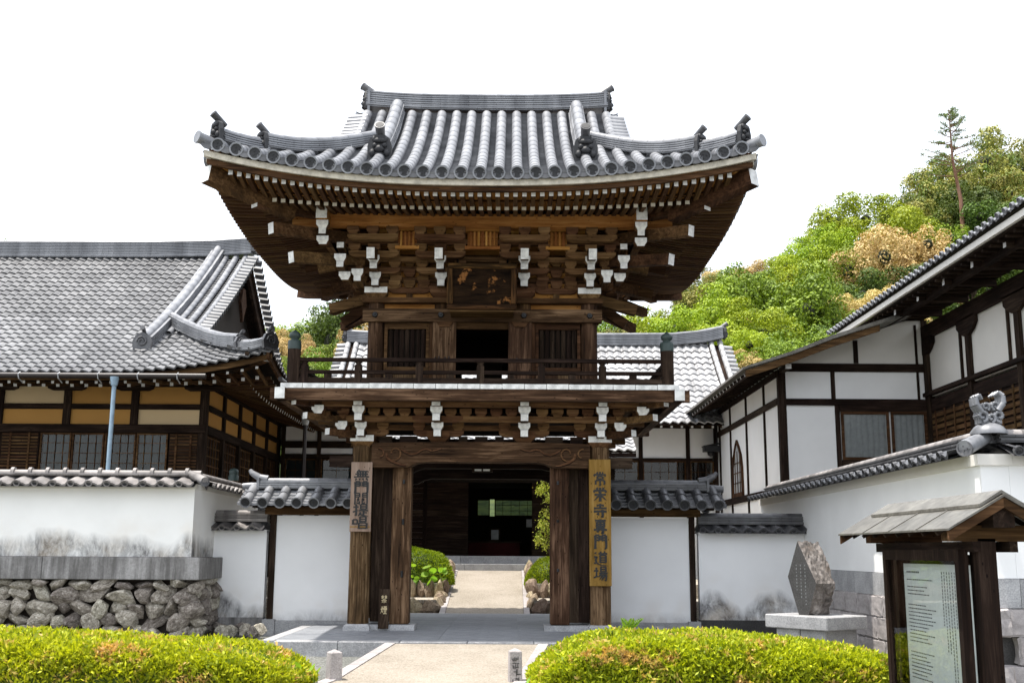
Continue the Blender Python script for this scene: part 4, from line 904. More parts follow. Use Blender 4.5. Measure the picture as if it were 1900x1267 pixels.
# the two wing walls of the gate
for sg, lab in ((-1, 'white plastered gate wing wall with tiled roof left of the gate'), (1, 'white plastered gate wing wall with shade-toned tiled roof right of the gate')):
    r = root('gate_wing_wall', lab, 'wall', (sg*2.8, 1.5, 0), 'wing walls of the gate')
    X = lambda a, c: sorted((sg*a, sg*c))
    box('plaster_panel', PLASTER_G, r, *X(3.50, 2.05), 1.43, 1.57, .052, 1.785)
    box('base_stone', GRANITE, r, *X(3.45, 2.05), 1.37, 1.63, -.2, .05); box('base_stone', GRANITE, r, *X(3.66, 3.452), 1.34, 1.66, -.2, .075)
    box('corner_post', W_DARK['z'], r, *X(3.60, 3.502), 1.40, 1.60, .077, 1.80)
    box('wall_beam', W_MID['x'], r, *X(3.70, 2.03), 1.39, 1.61, 1.802, 1.925); box('wall_beam', W_DARK['x'], r, *X(4.02, 2.03), 1.10, 1.18, 1.93, 2.0); box('wall_beam', W_DARK['x'], r, *X(4.02, 2.03), 1.82, 1.90, 1.93, 2.0)
    a, c = (-4.06, 1.5), (-2.08, 1.5)
    if sg > 0: a, c = (2.08, 1.5), (4.06, 1.5)
    wall_roof(r, a, c, .62, 1.965, 2.26, .278, TILE if sg < 0 else TILE_D, 'round', ((1.4, .04), (1.2, .04), (1.05, .04)), .22, .065, trim=((.22, 0) if sg < 0 else (0, .22)), flatmat=TILE if sg < 0 else TILE_D)  # right roof takes a darker tile tone to paint in the gate's shade
    e = MB(); e.tube([(sg*3.70, 1.5, 2.40), (sg*3.84, 1.5, 2.425), (sg*3.97, 1.5, 2.50), (sg*4.02, 1.5, 2.56)], [.07, .065, .05, .03], 10); e.build('ridge_horn', TILE if sg < 0 else TILE_D, r)
    e = MB(); e.cyl((sg*3.82, 1.5, 2.30), (sg*4.12, 1.5, 2.27), .06, .065, 10); e.build('end_roll', TILE if sg < 0 else TILE_D, r); box('ridge_end_slab', TILE if sg < 0 else TILE_D, r, *X(3.86, 3.82), 1.36, 1.64, 2.22, 2.42)
# low walls joining wing walls to the boundary walls
for sg, lab, x0, x1 in ((-1, 'low white wall with blackened foot between the left boundary wall and the gate wing', -4.62, -3.66), (1, 'low white wall with mould stains between the gate wing and the right boundary wall', 3.66, 5.45)):
    r = root('low_wall', lab, 'wall', ((x0+x1)/2, 1.5, 0), 'low linking walls beside the gate')
    box('plaster_face', PLASTER_C, r, x0, x1, 1.42, 1.58, .10, 1.52); box('wall_foot', GRANITE_D if sg > 0 else CONCRETE, r, x0, x1, 1.40, 1.60, -.2, .10); box('plaster_cornice', PLASTER_G, r, x0, x1, 1.40, 1.60, 1.50, 1.545)
    wall_roof(r, (x0-.05 if sg < 0 else x0, 1.5), (x1, 1.5), .30, 1.56, 1.70, .275, TILE_D if sg > 0 else TILE_W, 'pan', ((1.2, .045), (1.05, .045), (1, .045)), .22, .06, n_course=1, rmat=TILE_D if sg > 0 else TILE_W)
# left boundary wall on its stone footing
LW = root('boundary_wall', 'long stained white wall with tiled coping on a rubble stone footing at left', 'wall', (-8, .25, 0))
box('plaster_face', PLASTER_L, LW, -13, -4.55, .10, .40, 1.09, 2.2); box('plaster_face', PLASTER_L, LW, -4.85, -4.552, .402, 4.6, 1.09, 2.2)
box('plaster_cornice', PLASTER_WARM, LW, -13, -4.52, .07, .43, 2.15, 2.23); box('plaster_cornice', PLASTER_WARM, LW, -4.88, -4.522, .432, 4.6, 2.15, 2.228)
xs = [-13, -11, -9.1, -6.85, -4.38]
for a, c in zip(xs, xs[1:]): rounded(box('concrete_block', CONCRETE, LW, a+.004, c-.004, .01, .5, .74, 1.085), .01)
rounded(box('concrete_block', CONCRETE, LW, -4.9, -4.385, .505, 4.6, .74, 1.083), .01)
box('footing_core', DIM, LW, -13, -4.66, .24, .6, -.2, .74); box('footing_core', DIM, LW, -5, -4.66, .6, 4.5, -.2, .739)
random.seed(21)
def rubble(parent, u0, u1, P, rows, size, lib, name='stone'):
    for z, h in rows:
        u = u0 + random.uniform(-.1, .05)
        while u < u1:
            wdt = random.uniform(*size); hh = h*random.uniform(.9, 1.35); c = P(u + wdt/2, z + random.uniform(-.04, .04))
            put_rock(lib, name, parent, c, (wdt*1.05, .34, hh*.97), random.uniform(-.15, .15), random.choice((random.uniform(-.2, .2), random.uniform(-.7, .7)))); u += wdt*.93
ROWS = [(-.10, .25), (.10, .24), (.30, .25), (.50, .24), (.66, .16)]
rubble(LW, -8.3, -4.55, lambda u, z: Vector((u, .17 + random.uniform(-.06, .06), z)), ROWS, (.2, .50), ROCKS)
rubble(LW, .2, 2.0, lambda u, z: Vector((-4.55 + random.uniform(-.03, .03), u, z)), ROWS, (.22, .42), [m for m in ROCKS])
for k in range(7): put_rock(ROCKS, 'stone', LW, (-4.3 + k*.12, .9 + random.uniform(-.2, .3), -.12 + random.uniform(0, .06)), (.24, .22, .22), random.uniform(0, 3))
wall_roof(LW, (-13, .25), (-4.5, .25), .40, 2.20, 2.38, .282, TILE_W, 'pan', ((1.2, .035),), .2, .06, capmat=TILE_W, n_course=1)
wall_roof(LW, (-4.70, .3), (-4.70, 4.6), .40, 2.202, 2.382, .282, TILE_W, 'pan', ((1.2, .035),), .2, .06, capmat=TILE_W, n_course=1)
for k in range(30):
    x = -4.75 - .28*k; b = MB(); b.cyl((x, .25, 2.42), (x+.05, .25, 2.42), .074, .074, 10); b.build('cap_collar', TILE_W, LW)
b = MB(); b.tube([(-4.75, .3, 2.42), (-4.5, .05, 2.33), (-4.34, -.11, 2.26)], [.06, .07, .075], 10); b.build('corner_roll', TILE_W, LW)
b = MB(); d_ = disc_tile(.075, .05); M_ = frameM(Vector((-4.33, -.12, 2.255)), Vector((.707, .707, 0)), Vector((-.707, .707, 0)), Vector((0, 0, 1))); inst(d_.mesh('eave_disc', TILE_D), 'eave_disc', LW, M_)
# right boundary wall
RW = root('boundary_wall', 'long white wall receding at right with black tiled coping and granite footing', 'wall', (5.6, -2, 0))
box('plaster_face', PLASTER, RW, 5.45, 5.75, -5.898, 4.6, .96, 2.2); box('plaster_face', PLASTER, RW, 5.752, 14, -5.898, -5.6, .96, 2.2)
box('plaster_cornice', PLASTER_WARM, RW, 5.415, 5.785, -5.93, 4.6, 2.13, 2.25); box('plaster_cornice', PLASTER_WARM, RW, 5.787, 14, -5.93, -5.57, 2.13, 2.249)
for k in range(7): box('granite_band', GRANITE, RW, 5.42, 5.76, -5.93+k*1.51, -4.424+k*1.51, .66, .955)
for k in range(6): box('granite_band', GRANITE, RW, 5.765+k*1.4, 7.16+k*1.4, -5.93, -5.6, .66, .953)
box('footing_core', GRANITE_D, RW, 5.55, 5.9, -5.8, 4.6, -.2, .655); box('footing_core', GRANITE_D, RW, 5.9, 14, -5.8, -5.6, -.2, .654)
def rough_block(seed):
    r = random.Random(seed); bm = bmesh.new(); bmesh.ops.create_cube(bm, size=1); bmesh.ops.bevel(bm, geom=bm.edges[:], offset=.06, segments=1, affect='EDGES'); bmesh.ops.subdivide_edges(bm, edges=bm.edges[:], cuts=2, use_grid_fill=True)
    for v in bm.verts: v.co += Vector((r.uniform(-1, 1), r.uniform(-1, 1), r.uniform(-1, 1)))*.028
    me = bpy.data.meshes.new('stone_block'); bm.to_mesh(me); bm.free(); me.materials.append(GRANITE_P); return me
BLK = [rough_block(s) for s in range(5)]
for j, (z, h) in enumerate(((-.06, .28), (.23, .29), (.515, .28))):
    for k in range(18):
        y = -5.75 + k*.56 + (.28 if j % 2 else 0); inst(random.choice(BLK), 'stone_block', RW, Matrix.Translation((5.50, y, z)) @ Matrix.Diagonal((.22, .55, h, 1)))
    for k in range(7): inst(random.choice(BLK), 'stone_block', RW, Matrix.Translation((5.70 + k*.56 + (.28 if j % 2 else 0), -5.82, z)) @ Matrix.Diagonal((.55, .22, h, 1)))
wall_roof(RW, (5.6, 4.5), (5.6, -5.75), .42, 2.24, 2.40, .29, TILE_D, 'pan', ((1.2, .04), (1.0, .045)), .22, .065, capmat=TILE_W, n_course=1, rmat=TILE_D)
wall_roof(RW, (5.7, -5.75), (14, -5.75), .42, 2.242, 2.402, .29, TILE_D, 'pan', ((1.2, .04), (1.0, .045)), .22, .065, capmat=TILE_W, n_course=1, rmat=TILE_D)
b = MB(); b.tube([(5.62, -5.7, 2.45), (5.38, -5.95, 2.36), (5.2, -6.14, 2.29)], [.07, .08, .085], 10); b.build('corner_roll', TILE, RW)
inst(disc_tile(.085, .05).mesh('eave_disc', TILE_D), 'eave_disc', RW, frameM(Vector((5.19, -6.15, 2.285)), Vector((.707, -.707, 0)), Vector((.707, .707, 0)), Vector((0, 0, 1))))
b = MB(); b.lathe([(.19, 0), (.19, .03), (.15, .08), (.10, .12), (.0, .13)], (5.62, -5.78, 2.47), 14); b.build('finial_base', TILE, RW)
b = MB()
def spiral(cx, cz, r, a0, turns, y): return [(cx + r*(1-.75*i/12)*math.cos(a0+turns*2*PI*i/12), y, cz + r*(1-.75*i/12)*math.sin(a0+turns*2*PI*i/12)) for i in range(13)]
for y in (-5.86, -5.80, -5.74):
    b.tube(spiral(5.53, 2.66, .065, -1.5, 1.1, y), .022, 6); b.tube(spiral(5.71, 2.66, .065, -1.6, -1.1, y), .022, 6); b.tube(spiral(5.57, 2.76, .045, -1, 1.2, y), .018, 6); b.tube(spiral(5.68, 2.77, .05, -2, -1.2, y), .018, 6); b.tube(spiral(5.62, 2.64, .05, -1.5, 1.1, y-.01), .018, 6)
    b.tube([(5.53, y, 2.70), (5.48, y, 2.78), (5.47, y, 2.86), (5.51, y, 2.89), (5.54, y, 2.84)], [.03, .03, .025, .02, .012], 6); b.tube([(5.70, y, 2.72), (5.76, y, 2.80), (5.76, y, 2.88), (5.72, y, 2.92), (5.66, y, 2.88)], [.035, .035, .03, .022, .014], 6)
b.box(5.50, 5.74, -5.85, -5.72, 2.58, 2.66); b.build('wave_finial', TILE, RW)
# ---------------------------------------------------------------- houses
def tb(name, mat, parent, *a): return box(name, mat, parent, *a)
def sash(parent, x0, x1, z0, z1, y, nx, nz, back, wd=.035, bar=.012, mat=None, glass=None):
    """glazed sliding sash: frame, bars, pane and the screen behind it (faces -y)"""
    m = mat or W_MID['x']; f = MB()
    f.box(x0, x1, y, y+.03, z0, z0+wd); f.box(x0, x1, y, y+.03, z1-wd, z1); f.box(x0, x0+wd, y+.001, y+.029, z0+wd, z1-wd); f.box(x1-wd, x1, y+.001, y+.029, z0+wd, z1-wd)
    w_ = f.build('window', m, parent)
    for i in range(1, nx): x = x0 + (x1-x0)*i/nx; box('glazing_bar', m, w_, x-bar/2, x+bar/2, y+.004, y+.022, z0+wd, z1-wd)
    for i in range(1, nz): z = z0 + (z1-z0)*i/nz; box('glazing_bar', m, w_, x0+wd, x1-wd, y+.006, y+.020, z-bar/2, z+bar/2)
    b = MB(); b.add([(x0+wd, y+.025, z0+wd), (x1-wd, y+.025, z0+wd), (x1-wd, y+.025, z1-wd), (x0+wd, y+.025, z1-wd)], [(0, 1, 2, 3)]); b.build('pane', glass or GLASS, w_)
    if back: box('screen', back, w_, x0+wd, x1-wd, y+.12, y+.13, z0+.01, z1-.01)
    return w_
def slatted_x(parent, x0, x1, z0, z1, y, n, nv, mat=None):
    m = mat or W_MID['x']; s = box('shutter', W_DARK['x'], parent, x0, x1, y+.03, y+.05, z0, z1)
    for i in range(n): z = z0 + (z1-z0)*(i+.5)/n; box('slat', m, s, x0+.02, x1-.02, y+.005, y+.028, z-.016, z+.016)
    for i in range(nv): x = x0 + (x1-x0)*(i+.5)/nv; box('batten', m, s, x-.02, x+.02, y-.012, y+.003, z0, z1)
# left main hall
HALL = root('main_hall', 'large temple hall at left with grey hipped roof and ochre wall panels', 'building', (-10, 10, 0))
PX = [-6.12, -7.6, -9.05, -10.5, -11.95, -13.4]
for x in PX: tb('post', W_DARK['z'], HALL, x-.08, x+.08, 5.94, 6.1, -.2 if x > -6.5 else 3.83, 4.75)
for a, c, i in zip(PX[1:], PX, range(9)):
    tb('wall_panel', OCHRE_P if i == 0 else OCHRE, HALL, a+.08, c-.08, 6.0, 6.05, 3.83, 4.15); tb('wall_panel', OCHRE_P if i == 2 else OCHRE, HALL, a+.08, c-.08, 6.0, 6.05, 4.27, 4.64)
tb('wall_beam', W_DARK['x'], HALL, -14, -6.05, 5.90, 6.06, 3.65, 3.825); tb('wall_beam', W_DARK['x'], HALL, -14, -6.2, 5.96, 6.04, 4.152, 4.268); tb('wall_beam', W_DARK['x'], HALL, -14, -5.6, 5.92, 6.08, 4.645, 4.80)
sx = [-9.58, -8.90, -8.20, -7.52, -6.84]
for a, c in zip(sx, sx[1:]): sash(HALL, a+.01, c-.01, 2.15, 3.64, 5.96, 4, 7, PAPER)
slatted_x(HALL, -6.82, -6.2, 2.15, 3.64, 5.95, 22, 2); slatted_x(HALL, -10.4, -9.6, 2.15, 3.64, 5.95, 22, 2)
tb('lower_wall', W_DARK['x'], HALL, -14, -6.05, 6.0, 6.05, -.2, 2.14)
b = MB()
for x in PX: b.prism([(x-.42, 4.64), (x-.40, 4.58), (x-.30, 4.54), (x+.30, 4.54), (x+.40, 4.58), (x+.42, 4.64)], 'y', 5.85, 5.92)
b.build('bracket_arm', W_DARK['x'], HALL)
for k, y in enumerate((7.5, 9.0, 10.5, 12, 13.5)):   # side wall
    tb('post', W_DARK['z'], HALL, -6.2, -6.04, y-.08, y+.08, -.2, 4.7)
    for z0, z1 in ((3.83, 4.15), (4.27, 4.64)): tb('wall_panel', OCHRE, HALL, -6.15, -6.1, y-1.42, y-.08, z0, z1)
    sh = box('lattice_screen', W_DARK['y'], HALL, -6.16, -6.14, y-1.42, y-.08, 2.1, 3.64)
    for i in range(8): z = 2.2 + i*.2; box('lattice_bar', W_MID['y'], sh, -6.135, -6.11, y-1.4, y-.1, z-.012, z+.012)
    for i in range(6): yy = y-1.3+i*.23; box('lattice_bar', W_MID['z'], sh, -6.138, -6.115, yy-.012, yy+.012, 2.1, 3.64)
for z0, z1 in ((3.65, 3.825), (4.152, 4.268), (4.645, 4.8)): tb('wall_beam', W_DARK['y'], HALL, -6.17, -6.03, 6.1, 14.5, z0, z1)
tb('rear_body', W_DARK['z'], HALL, -13.5, -6.2, 6.3, 14.5, -.2, 4.6)
HE, HR, HX = 4.0, 11.0, -4.28
hz = lambda d: 4.64 + .45*d + .0225*d*d
hl = lambda X: .46*max(0, (X+8.0)/3.72)**2.2 if X > -8 else 0.
def hF(X, d): return Vector((X, HE+d, hz(d) + hl(X)*max(0, 1-d/2.6)))
def hB(X, d): return Vector((X, 2*HR-HE-d, hz(d) + hl(X)*max(0, 1-d/2.6)))
def hS(v, d): Y = HE + v; e = min(v, 2*(HR-HE)-v); return Vector((HX-d, Y, hz(d) + hl(HX - max(0, e))*max(0, 1-d/2.6)))
VX = -6.5; DH = HX-VX
b = MB(); hd = [0, .5, 1, 1.6, 2.2, 3, 4, 5, 6, 7]
for f in (hF, hB): b.grid(lambda u, d, f=f: f(-14.6 + u*((VX if d > DH-.01 else HX-d)+14.6), d) - down, [0, .3, .5, .6, .7, .8, .85, .9, .95, 1], hd)
b.grid(lambda u, d: hS(d + u*(14-2*d), d) - down, [0, .05, .1, .2, .4, .6, .8, .9, 1], [0, .5, 1, 1.6, 2.2]); HROOF = b.build('hall_roof', W_DARK['y'], HALL)
def hsteps(L, dm):
    ds = [0.]
    while ds[-1] < dm: d = ds[-1]; ds.append(d + L/math.sqrt(1+(.45+.045*d)**2))
    return ds[:-1]
ok = lambda X, d: X < -7.35 or (X < HX - d - .05 and d < 2.95 and True) if d < 6.9 else X < -7.2
Ms = tile_field(hF, -14.5, HX, .2075, .30, hsteps(.30, 6.8), lambda X, d: (X < -7.38) or (d < 2.9 and X < HX-d-.02))
scatter(pan_tile(.2075, .30, .022, .022, 7), Ms, 'roof_tile', 'further_roof_tiles', TILE_H, HROOF, 295)
Ms = tile_field(hS, 0.1, 13.9, .21, .3, hsteps(.30, 2.0), lambda v, d: d < v < 14-d); join_instances(pan_tile(.21, .30), Ms, 'side_roof_tile', TILE_H, HROOF, Ms[0].translation)
rows_ = []; FL2 = MB()
for X in (-7.12, -6.86, -6.6):     # round tile rows by the verge
    for d in hsteps(.3, 6.8):
        if d > 2.2: p, U, T, Nn = slope_frame(lambda u, dd, X=X: hF(X+u, dd), 0, d, .01); rows_.append(frameM(p + Nn*.03, U, T, Nn))
me = round_tile(.3, .075).mesh('verge_roll', TILE)
for M in rows_: inst(me, 'verge_roll', HROOF, M)
Ms = tile_field(hF, -7.3, -6.45, .26, .12, [2.2+.1*i for i in range(46)]); join_instances(pan_tile(.25, .12, .015), Ms, 'verge_flat_tile', TILE_H, HROOF, Ms[0].translation)
me = round_tile(.26, .088).mesh('verge_tile', TILE_H)
for k in range(26):
    d = 2.3 + k*.18
    for f, bk in ((hF, -1), (hB, 1)):
        p = f(-6.5, d) + Vector((0, 0, .03)); T = Vector((-1, 0, .12)).normalized(); Nn = Vector((0, bk*.5, 1)).normalized(); U = T.cross(Nn).normalized(); inst(me, 'verge_tile', HROOF, frameM(p - T*.24, U, T, U.cross(T)))
LAY = [(1.3, .05)] + [(1, .042)]*8 + [(1.05, .04)]
ridge_stack(HROOF, [(-14.6, HR, 8.78), (-9, HR, 8.80), (-7.5, HR, 8.84), (-6.45, HR, 8.92)], .4, LAY, .042, TILE, .075, .3, 'main_ridge', joint=.28)
ridge_stack(HROOF, [hF(-7.34, d) for d in (1.5, 2.2, 3, 4, 5, 6, 6.85)], .32, [(1.1, .05)] + [(1, .045)]*5, .045, TILE, .10, .36, 'descending_ridge')
hp2 = lambda d: hF(HX-d, d)
ridge_stack(HROOF, [hp2(d) + Vector((0, 0, .02+.06*max(0, 1-(d-.8)/1.)**2)) for d in (.9, 1.3, 1.7, 2.1, 2.5, 2.95)], .26, [(1.1, .045)] + [(1, .04)]*5, .04, TILE, .07, .3, 'hip_ridge')
ridge_stack(HROOF, [hp2(d) + Vector((0, 0, .03+.05*max(0, 1-(d-.15)/.6)**2)) for d in (.12, .35, .6, .95)], .25, [(1.1, .045)] + [(1, .04)]*3, .04, TILE, .07, .28, 'corner_ridge')
def scroll_tile(parent, p, fwd, s):
    fwd = Vector(fwd).normalized(); sd = fwd.cross(Vector((0, 0, 1))).normalized(); q = MB(); p = Vector(p); P = lambda x, y, z: p + (sd*x + fwd*y + Vector((0, 0, 1))*z)*s
    o8 = [(-.2, -.1), (.2, -.1), (.23, .1), (.16, .26), (0, .34), (-.16, .26), (-.23, .1)]; n = 7
    q.add([P(x, -.05, z) for x, z in o8] + [P(x, .05, z) for x, z in o8], [tuple(range(n-1, -1, -1)), tuple(range(n, 2*n))] + [(i, (i+1) % n, n+(i+1) % n, n+i) for i in range(n)])
    q.tube([P(.13*(1-.7*i/12)*math.cos(i*.8), .06, .11+.13*(1-.7*i/12)*math.sin(i*.8)) for i in range(13)], .025*s, 6); q.tube([P(0, -.1, .34), P(0, .0, .42), P(0, .08, .44)], [.05*s, .05*s, .06*s], 8); q.tube([P(-.14, .04, -.1), P(.0, .08, -.13), P(.14, .04, -.1)], .04*s, 6); return q.build('scroll_end_tile', TILE_D, parent)
scroll_tile(HROOF, hF(-7.34, 1.4) + Vector((0, 0, .10)), (0, -1, 0), .9); scroll_tile(HROOF, hp2(.82) + Vector((0, 0, .12)), (1, -1, 0), .72); scroll_tile(HROOF, hp2(.06) + Vector((0, 0, .12)), (1, -1, 0), .8); scroll_tile(HROOF, (-6.4, HR, 9.1), (1, 0, 0), 1.1)
b = MB(); b.add([(-7.0, HE+2.3, hz(2.2)-.1), (-7.0, 2*HR-HE-2.3, hz(2.2)-.1), (-7.0, HR, hz(7)-.2)], [(0, 1, 2)]); b.build('gable_panel', DIM, HROOF)
for f in (hF, hB):
    b = MB(); b.sweep([f(-6.62, d) - Vector((0, 0, .10)) for d in (2.0, 3, 4, 5, 6, 7)], [(-.04, -.25), (.04, -.25), (.04, 0), (-.04, 0)], 'z'); b.build('bargeboard', W_DARK['y'], HROOF)
b = MB(); b.prism([(HR-.12, 8.0), (HR-.3, 7.6), (HR-.1, 7.3), (HR, 7.1), (HR+.1, 7.3), (HR+.3, 7.6), (HR+.12, 8.0)], 'x', -6.7, -6.62); b.build('gable_pendant', W_GREY['z'], HROOF)
# eaves of the hall: boards, rafters, gutter
def hsweep(name, mat, e, dz, h, th):
    b = MB(); pts = [hF(-14.5 + 10.22*i/24*1.0, 0) for i in range(25)]; b.sweep([Vector((min(p.x, HX-e*.2), HE+e, p.z+dz)) for p in pts], [(-th/2, 0), (th/2, 0), (th/2, h), (-th/2, h)], 'z'); b.build(name, mat, HROOF)
    b = MB(); b.sweep([hS(v, 0) + Vector((-e, 0, dz)) for v in [14*i/30 for i in range(31)]], [(-th/2, 0), (th/2, 0), (th/2, h), (-th/2, h)], 'z'); b.build(name, mat, HROOF)
hsweep('eave_board', W_MID['x'], .08, -.15, .11, .06); hsweep('eave_board', W_DARK['x'], .5, -.12, .09, .08)
for k in range(34):
    X = -14.0 + k*.29
    if X > HX-.3: break
    rafter('rafter', (X, 5.95, 4.80), (X, 4.72, 4.52 + hl(X)*.5), .07, .07, HROOF); rafter('flying_rafter', (X+.1, 5.2, 4.62), (X+.1, 4.22, 4.50 + hl(X)*.9), .055, .055, HROOF)
for k in range(36):
    Y = 4.9 + k*.26; rafter('rafter', (-6.1, Y, 4.80), (-5.0, Y, 4.50 + hS(Y-HE, 0).z - 4.64), .07, .07, HROOF); rafter('flying_rafter', (-5.4, Y+.1, 4.60), (-4.5, Y+.1, 4.48 + (hS(Y-HE, 0).z - 4.64)), .055, .055, HROOF)
b = MB(); b.bar((-6.1, 6, 4.75), (-4.42, 4.14, 4.98), .14, .16, mi=0, mend=1); b.build('hip_rafter', [W_MID['y'], WHITE], HROOF)
g = MB(); g.cyl((-14, 3.93, 4.56), (-5.55, 3.93, 4.56), .058, .058, 10); GU = g.build('gutter', GUTTER, HALL)
for k in range(11):
    x = -13.9 + k*.78; b = MB(); b.tube([(x, 3.95, 4.63), (x, 3.86, 4.58), (x, 3.90, 4.50), (x, 4.1, 4.44)], .012, 5); b.build('gutter_hook', STEEL, GU)
b = MB(); b.cyl((-7.33, 3.9, 4.53), (-7.33, 3.9, 4.36), .09, .06, 10); b.cyl((-7.33, 3.9, 4.36), (-7.33, 3.9, .6), .042, .042, 10); b.build('downpipe', PIPE, HALL)
# rear hall behind the gate
BH = root('rear_hall', 'pale tiled hall with white walls behind the gate and a dark entrance porch', 'building', (1, 17, 0))
BE, BR_ = 12.3, 16.0
bz = lambda d: 4.66 + .66*d + .033*d*d
bF = lambda X, d: Vector((X, BE+d, bz(d))); bB = lambda X, d: Vector((-X, 2*BR_-BE-d, bz(d)))
b = MB()
for f in (bF, bB): b.grid(lambda u, d, f=f: f(u, d) - down, [-7.1, -4.75, 0, 4.75] if f is bB else [-4.75, 0, 4, 7.1], [0, 1, 2, 3.7])
BROOF = b.build('hall_roof', W_DARK['y'], BH)
bl = [i*.255 for i in range(15)]
Ms = tile_field(bF, -4.2, 6.5, .236, .31, bl); scatter(pan_tile(.236, .31, .028, .022, 7), Ms, 'roof_tile', 'further_roof_tiles', TILE_L, BROOF, 295, hide=lambda p: -2.2 < p.x < 2.2)
Ms = tile_field(bB, -6.5, 4.2, .236, .31, bl); join_instances(pan_tile(.236, .31), Ms, 'further_roof_tiles', TILE_L, BROOF, Ms[0].translation)
me = round_tile(.31, .08).mesh('verge_roll', TILE_L); mv = round_tile(.3, .07).mesh('verge_tile', TILE_L)
for X, X2, sg in ((-4.30, -4.55, -1), (6.62, 6.9, 1)):
    for XX in (X, X2):
        for d in bl: p, U, T, Nn = slope_frame(lambda u, dd, XX=XX: bF(XX+u, dd), 0, d, .01); inst(me, 'verge_roll', BROOF, frameM(p + Nn*.03, U, T, Nn))
    for k in range(19):
        p = bF(X2 + sg*.05, .1 + k*.19); T = Vector((-sg, 0, .1)).normalized(); Nn = Vector((0, -.6, 1)).normalized(); U = T.cross(Nn).normalized(); inst(mv, 'verge_tile', BROOF, frameM(p - T*.28, U, T, U.cross(T)))
    b = MB(); b.add([(X, BE+1.1, 4.6), (X, 2*BR_-BE-1.1, 4.6), (X, BR_, bz(3.7)-.15)], [(0, 1, 2)]); b.build('gable_panel', PLASTER, BROOF)
ridge_stack(BROOF, [(-4.6, BR_, 7.50), (-3, BR_, 7.42), (1, BR_, 7.42), (5.4, BR_, 7.46), (6.4, BR_, 7.56), (6.98, BR_, 7.70)], .36, [(1.25, .05)] + [(1, .05)]*6, .05, TILE, .07, .8, 'main_ridge', joint=1.1)
ogre_tile(BROOF, (-4.66, BR_, 7.62), (-1, 0, 0), .9); ogre_tile(BROOF, (7.05, BR_, 7.8), (1, 0, 0), .8)
BY = 13.4
def bbox_(n, m, *a): return box(n, m, BH, *a)
for x0, x1, z0, z1 in ((2.0, 6.2, 3.80, 4.72), (-5.9, -1.9, 4.22, 4.62), (-5.9, -1.9, 3.86, 4.02), (2.0, 6.2, -.2, 3.0), (-5.9, -1.9, -.2, 3.0), (-3.85, -1.9, 3.0, 3.86)): bbox_('plaster_panel', PLASTER, x0, x1, BY, BY+.1, z0, z1)
for x in (-5.9, -4.9, -3.9, -1.9, 2.0, 4.1, 5.42, 6.2): bbox_('post', W_DARK['z'], x-.055, x+.055, BY-.05, BY+.12, -.2, 4.75)
for z0, z1, x0, x1 in ((3.725, 3.795, 2.0, 6.2), (3.02, 3.09, 2.0, 6.2), (4.03, 4.21, -5.9, -1.9), (4.63, 4.78, -5.9, 6.2), (3.74, 3.85, -5.9, -3.9), (3.02, 3.10, -5.9, -3.9)): bbox_('wall_beam', W_DARK['x'], x0, x1, BY-.04, BY+.11, z0, z1)
for x0, x1, nx in ((2.1, 4.04, 5), (4.16, 5.36, 5), (5.48, 6.14, 3), (-5.84, -4.96, 3), (-4.84, -3.96, 2)): sash(BH, x0, x1, 3.10, 3.72, BY+.02, nx, 2, None if x0 > 0 else PAPER)
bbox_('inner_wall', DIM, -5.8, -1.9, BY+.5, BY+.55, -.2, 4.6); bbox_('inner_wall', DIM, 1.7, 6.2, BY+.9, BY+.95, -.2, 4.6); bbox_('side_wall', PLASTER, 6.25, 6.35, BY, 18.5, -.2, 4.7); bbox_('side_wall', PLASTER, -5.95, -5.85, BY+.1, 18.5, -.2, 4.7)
for k in range(40): rafter('rafter', (-4.4+k*.28, BY, 4.80), (-4.4+k*.28, BE+.12, 4.60), .06, .06, BROOF)
# entrance porch of the rear hall
for x0, x1, y0, y1, z0, z1 in ((-2.2, 2.4, 10.62, 11.15, -.2, .90), (-2.6, 2.8, 11.152, 13.5, -.2, 1.09)):
    n = 3
    for i in range(n): rounded(bbox_('entrance_step', GRANITE, x0+(x1-x0)*i/n+.003, x0+(x1-x0)*(i+1)/n-.003, y0, y1, z0, z1), .008)
for x in (-2.45, 2.6): bbox_('porch_post', W_DARK['z'], x-.1, x+.1, 11.4, 11.6, 1.09, 3.7)
bbox_('porch_beam', W_DARK['x'], -2.6, 2.75, 11.42, 11.58, 3.08, 3.32)
pF = lambda X, d: Vector((X, 10.5+d, 3.74 + .47*d)); b = MB(); b.grid(lambda u, d: pF(u, d) - down, [-3.3, 0, 3.65], [0, 2.6]); PR = b.build('porch_roof', W_DARK['x'], BH)
Ms = tile_field(pF, -3.3, 3.65, .24, .28, [i*.25 for i in range(9)]); scatter(pan_tile(.24, .28, .026), Ms, 'roof_tile', 'further_roof_tiles', TILE_L, PR, 200)
bbox_('eave_board', W_DARK['x'], -3.3, 3.65, 10.52, 10.6, 3.58, 3.68)
for k in range(26): rafter('rafter', (-3.2+k*.27, 12.5, 4.45), (-3.2+k*.27, 10.58, 3.65), .06, .07, PR)
for s_, x0, x1 in ((0, -3.4, -.70), (1, 1.06, 2.6)):
    for k in range(13): bbox_('clapboard', W_DARK['x'], x0, x1, BY-.02-.004*(k % 2), BY+.02, 1.10+k*.153, 1.10+k*.153+.150)
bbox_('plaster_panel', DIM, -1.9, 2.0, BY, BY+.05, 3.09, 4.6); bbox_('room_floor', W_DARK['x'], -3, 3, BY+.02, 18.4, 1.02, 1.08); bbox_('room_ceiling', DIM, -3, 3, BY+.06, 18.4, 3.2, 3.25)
for x in (-2.2, 2.5): bbox_('room_wall', DIM, x-.05, x+.05, BY+.1, 18.4, 1.0, 3.2)
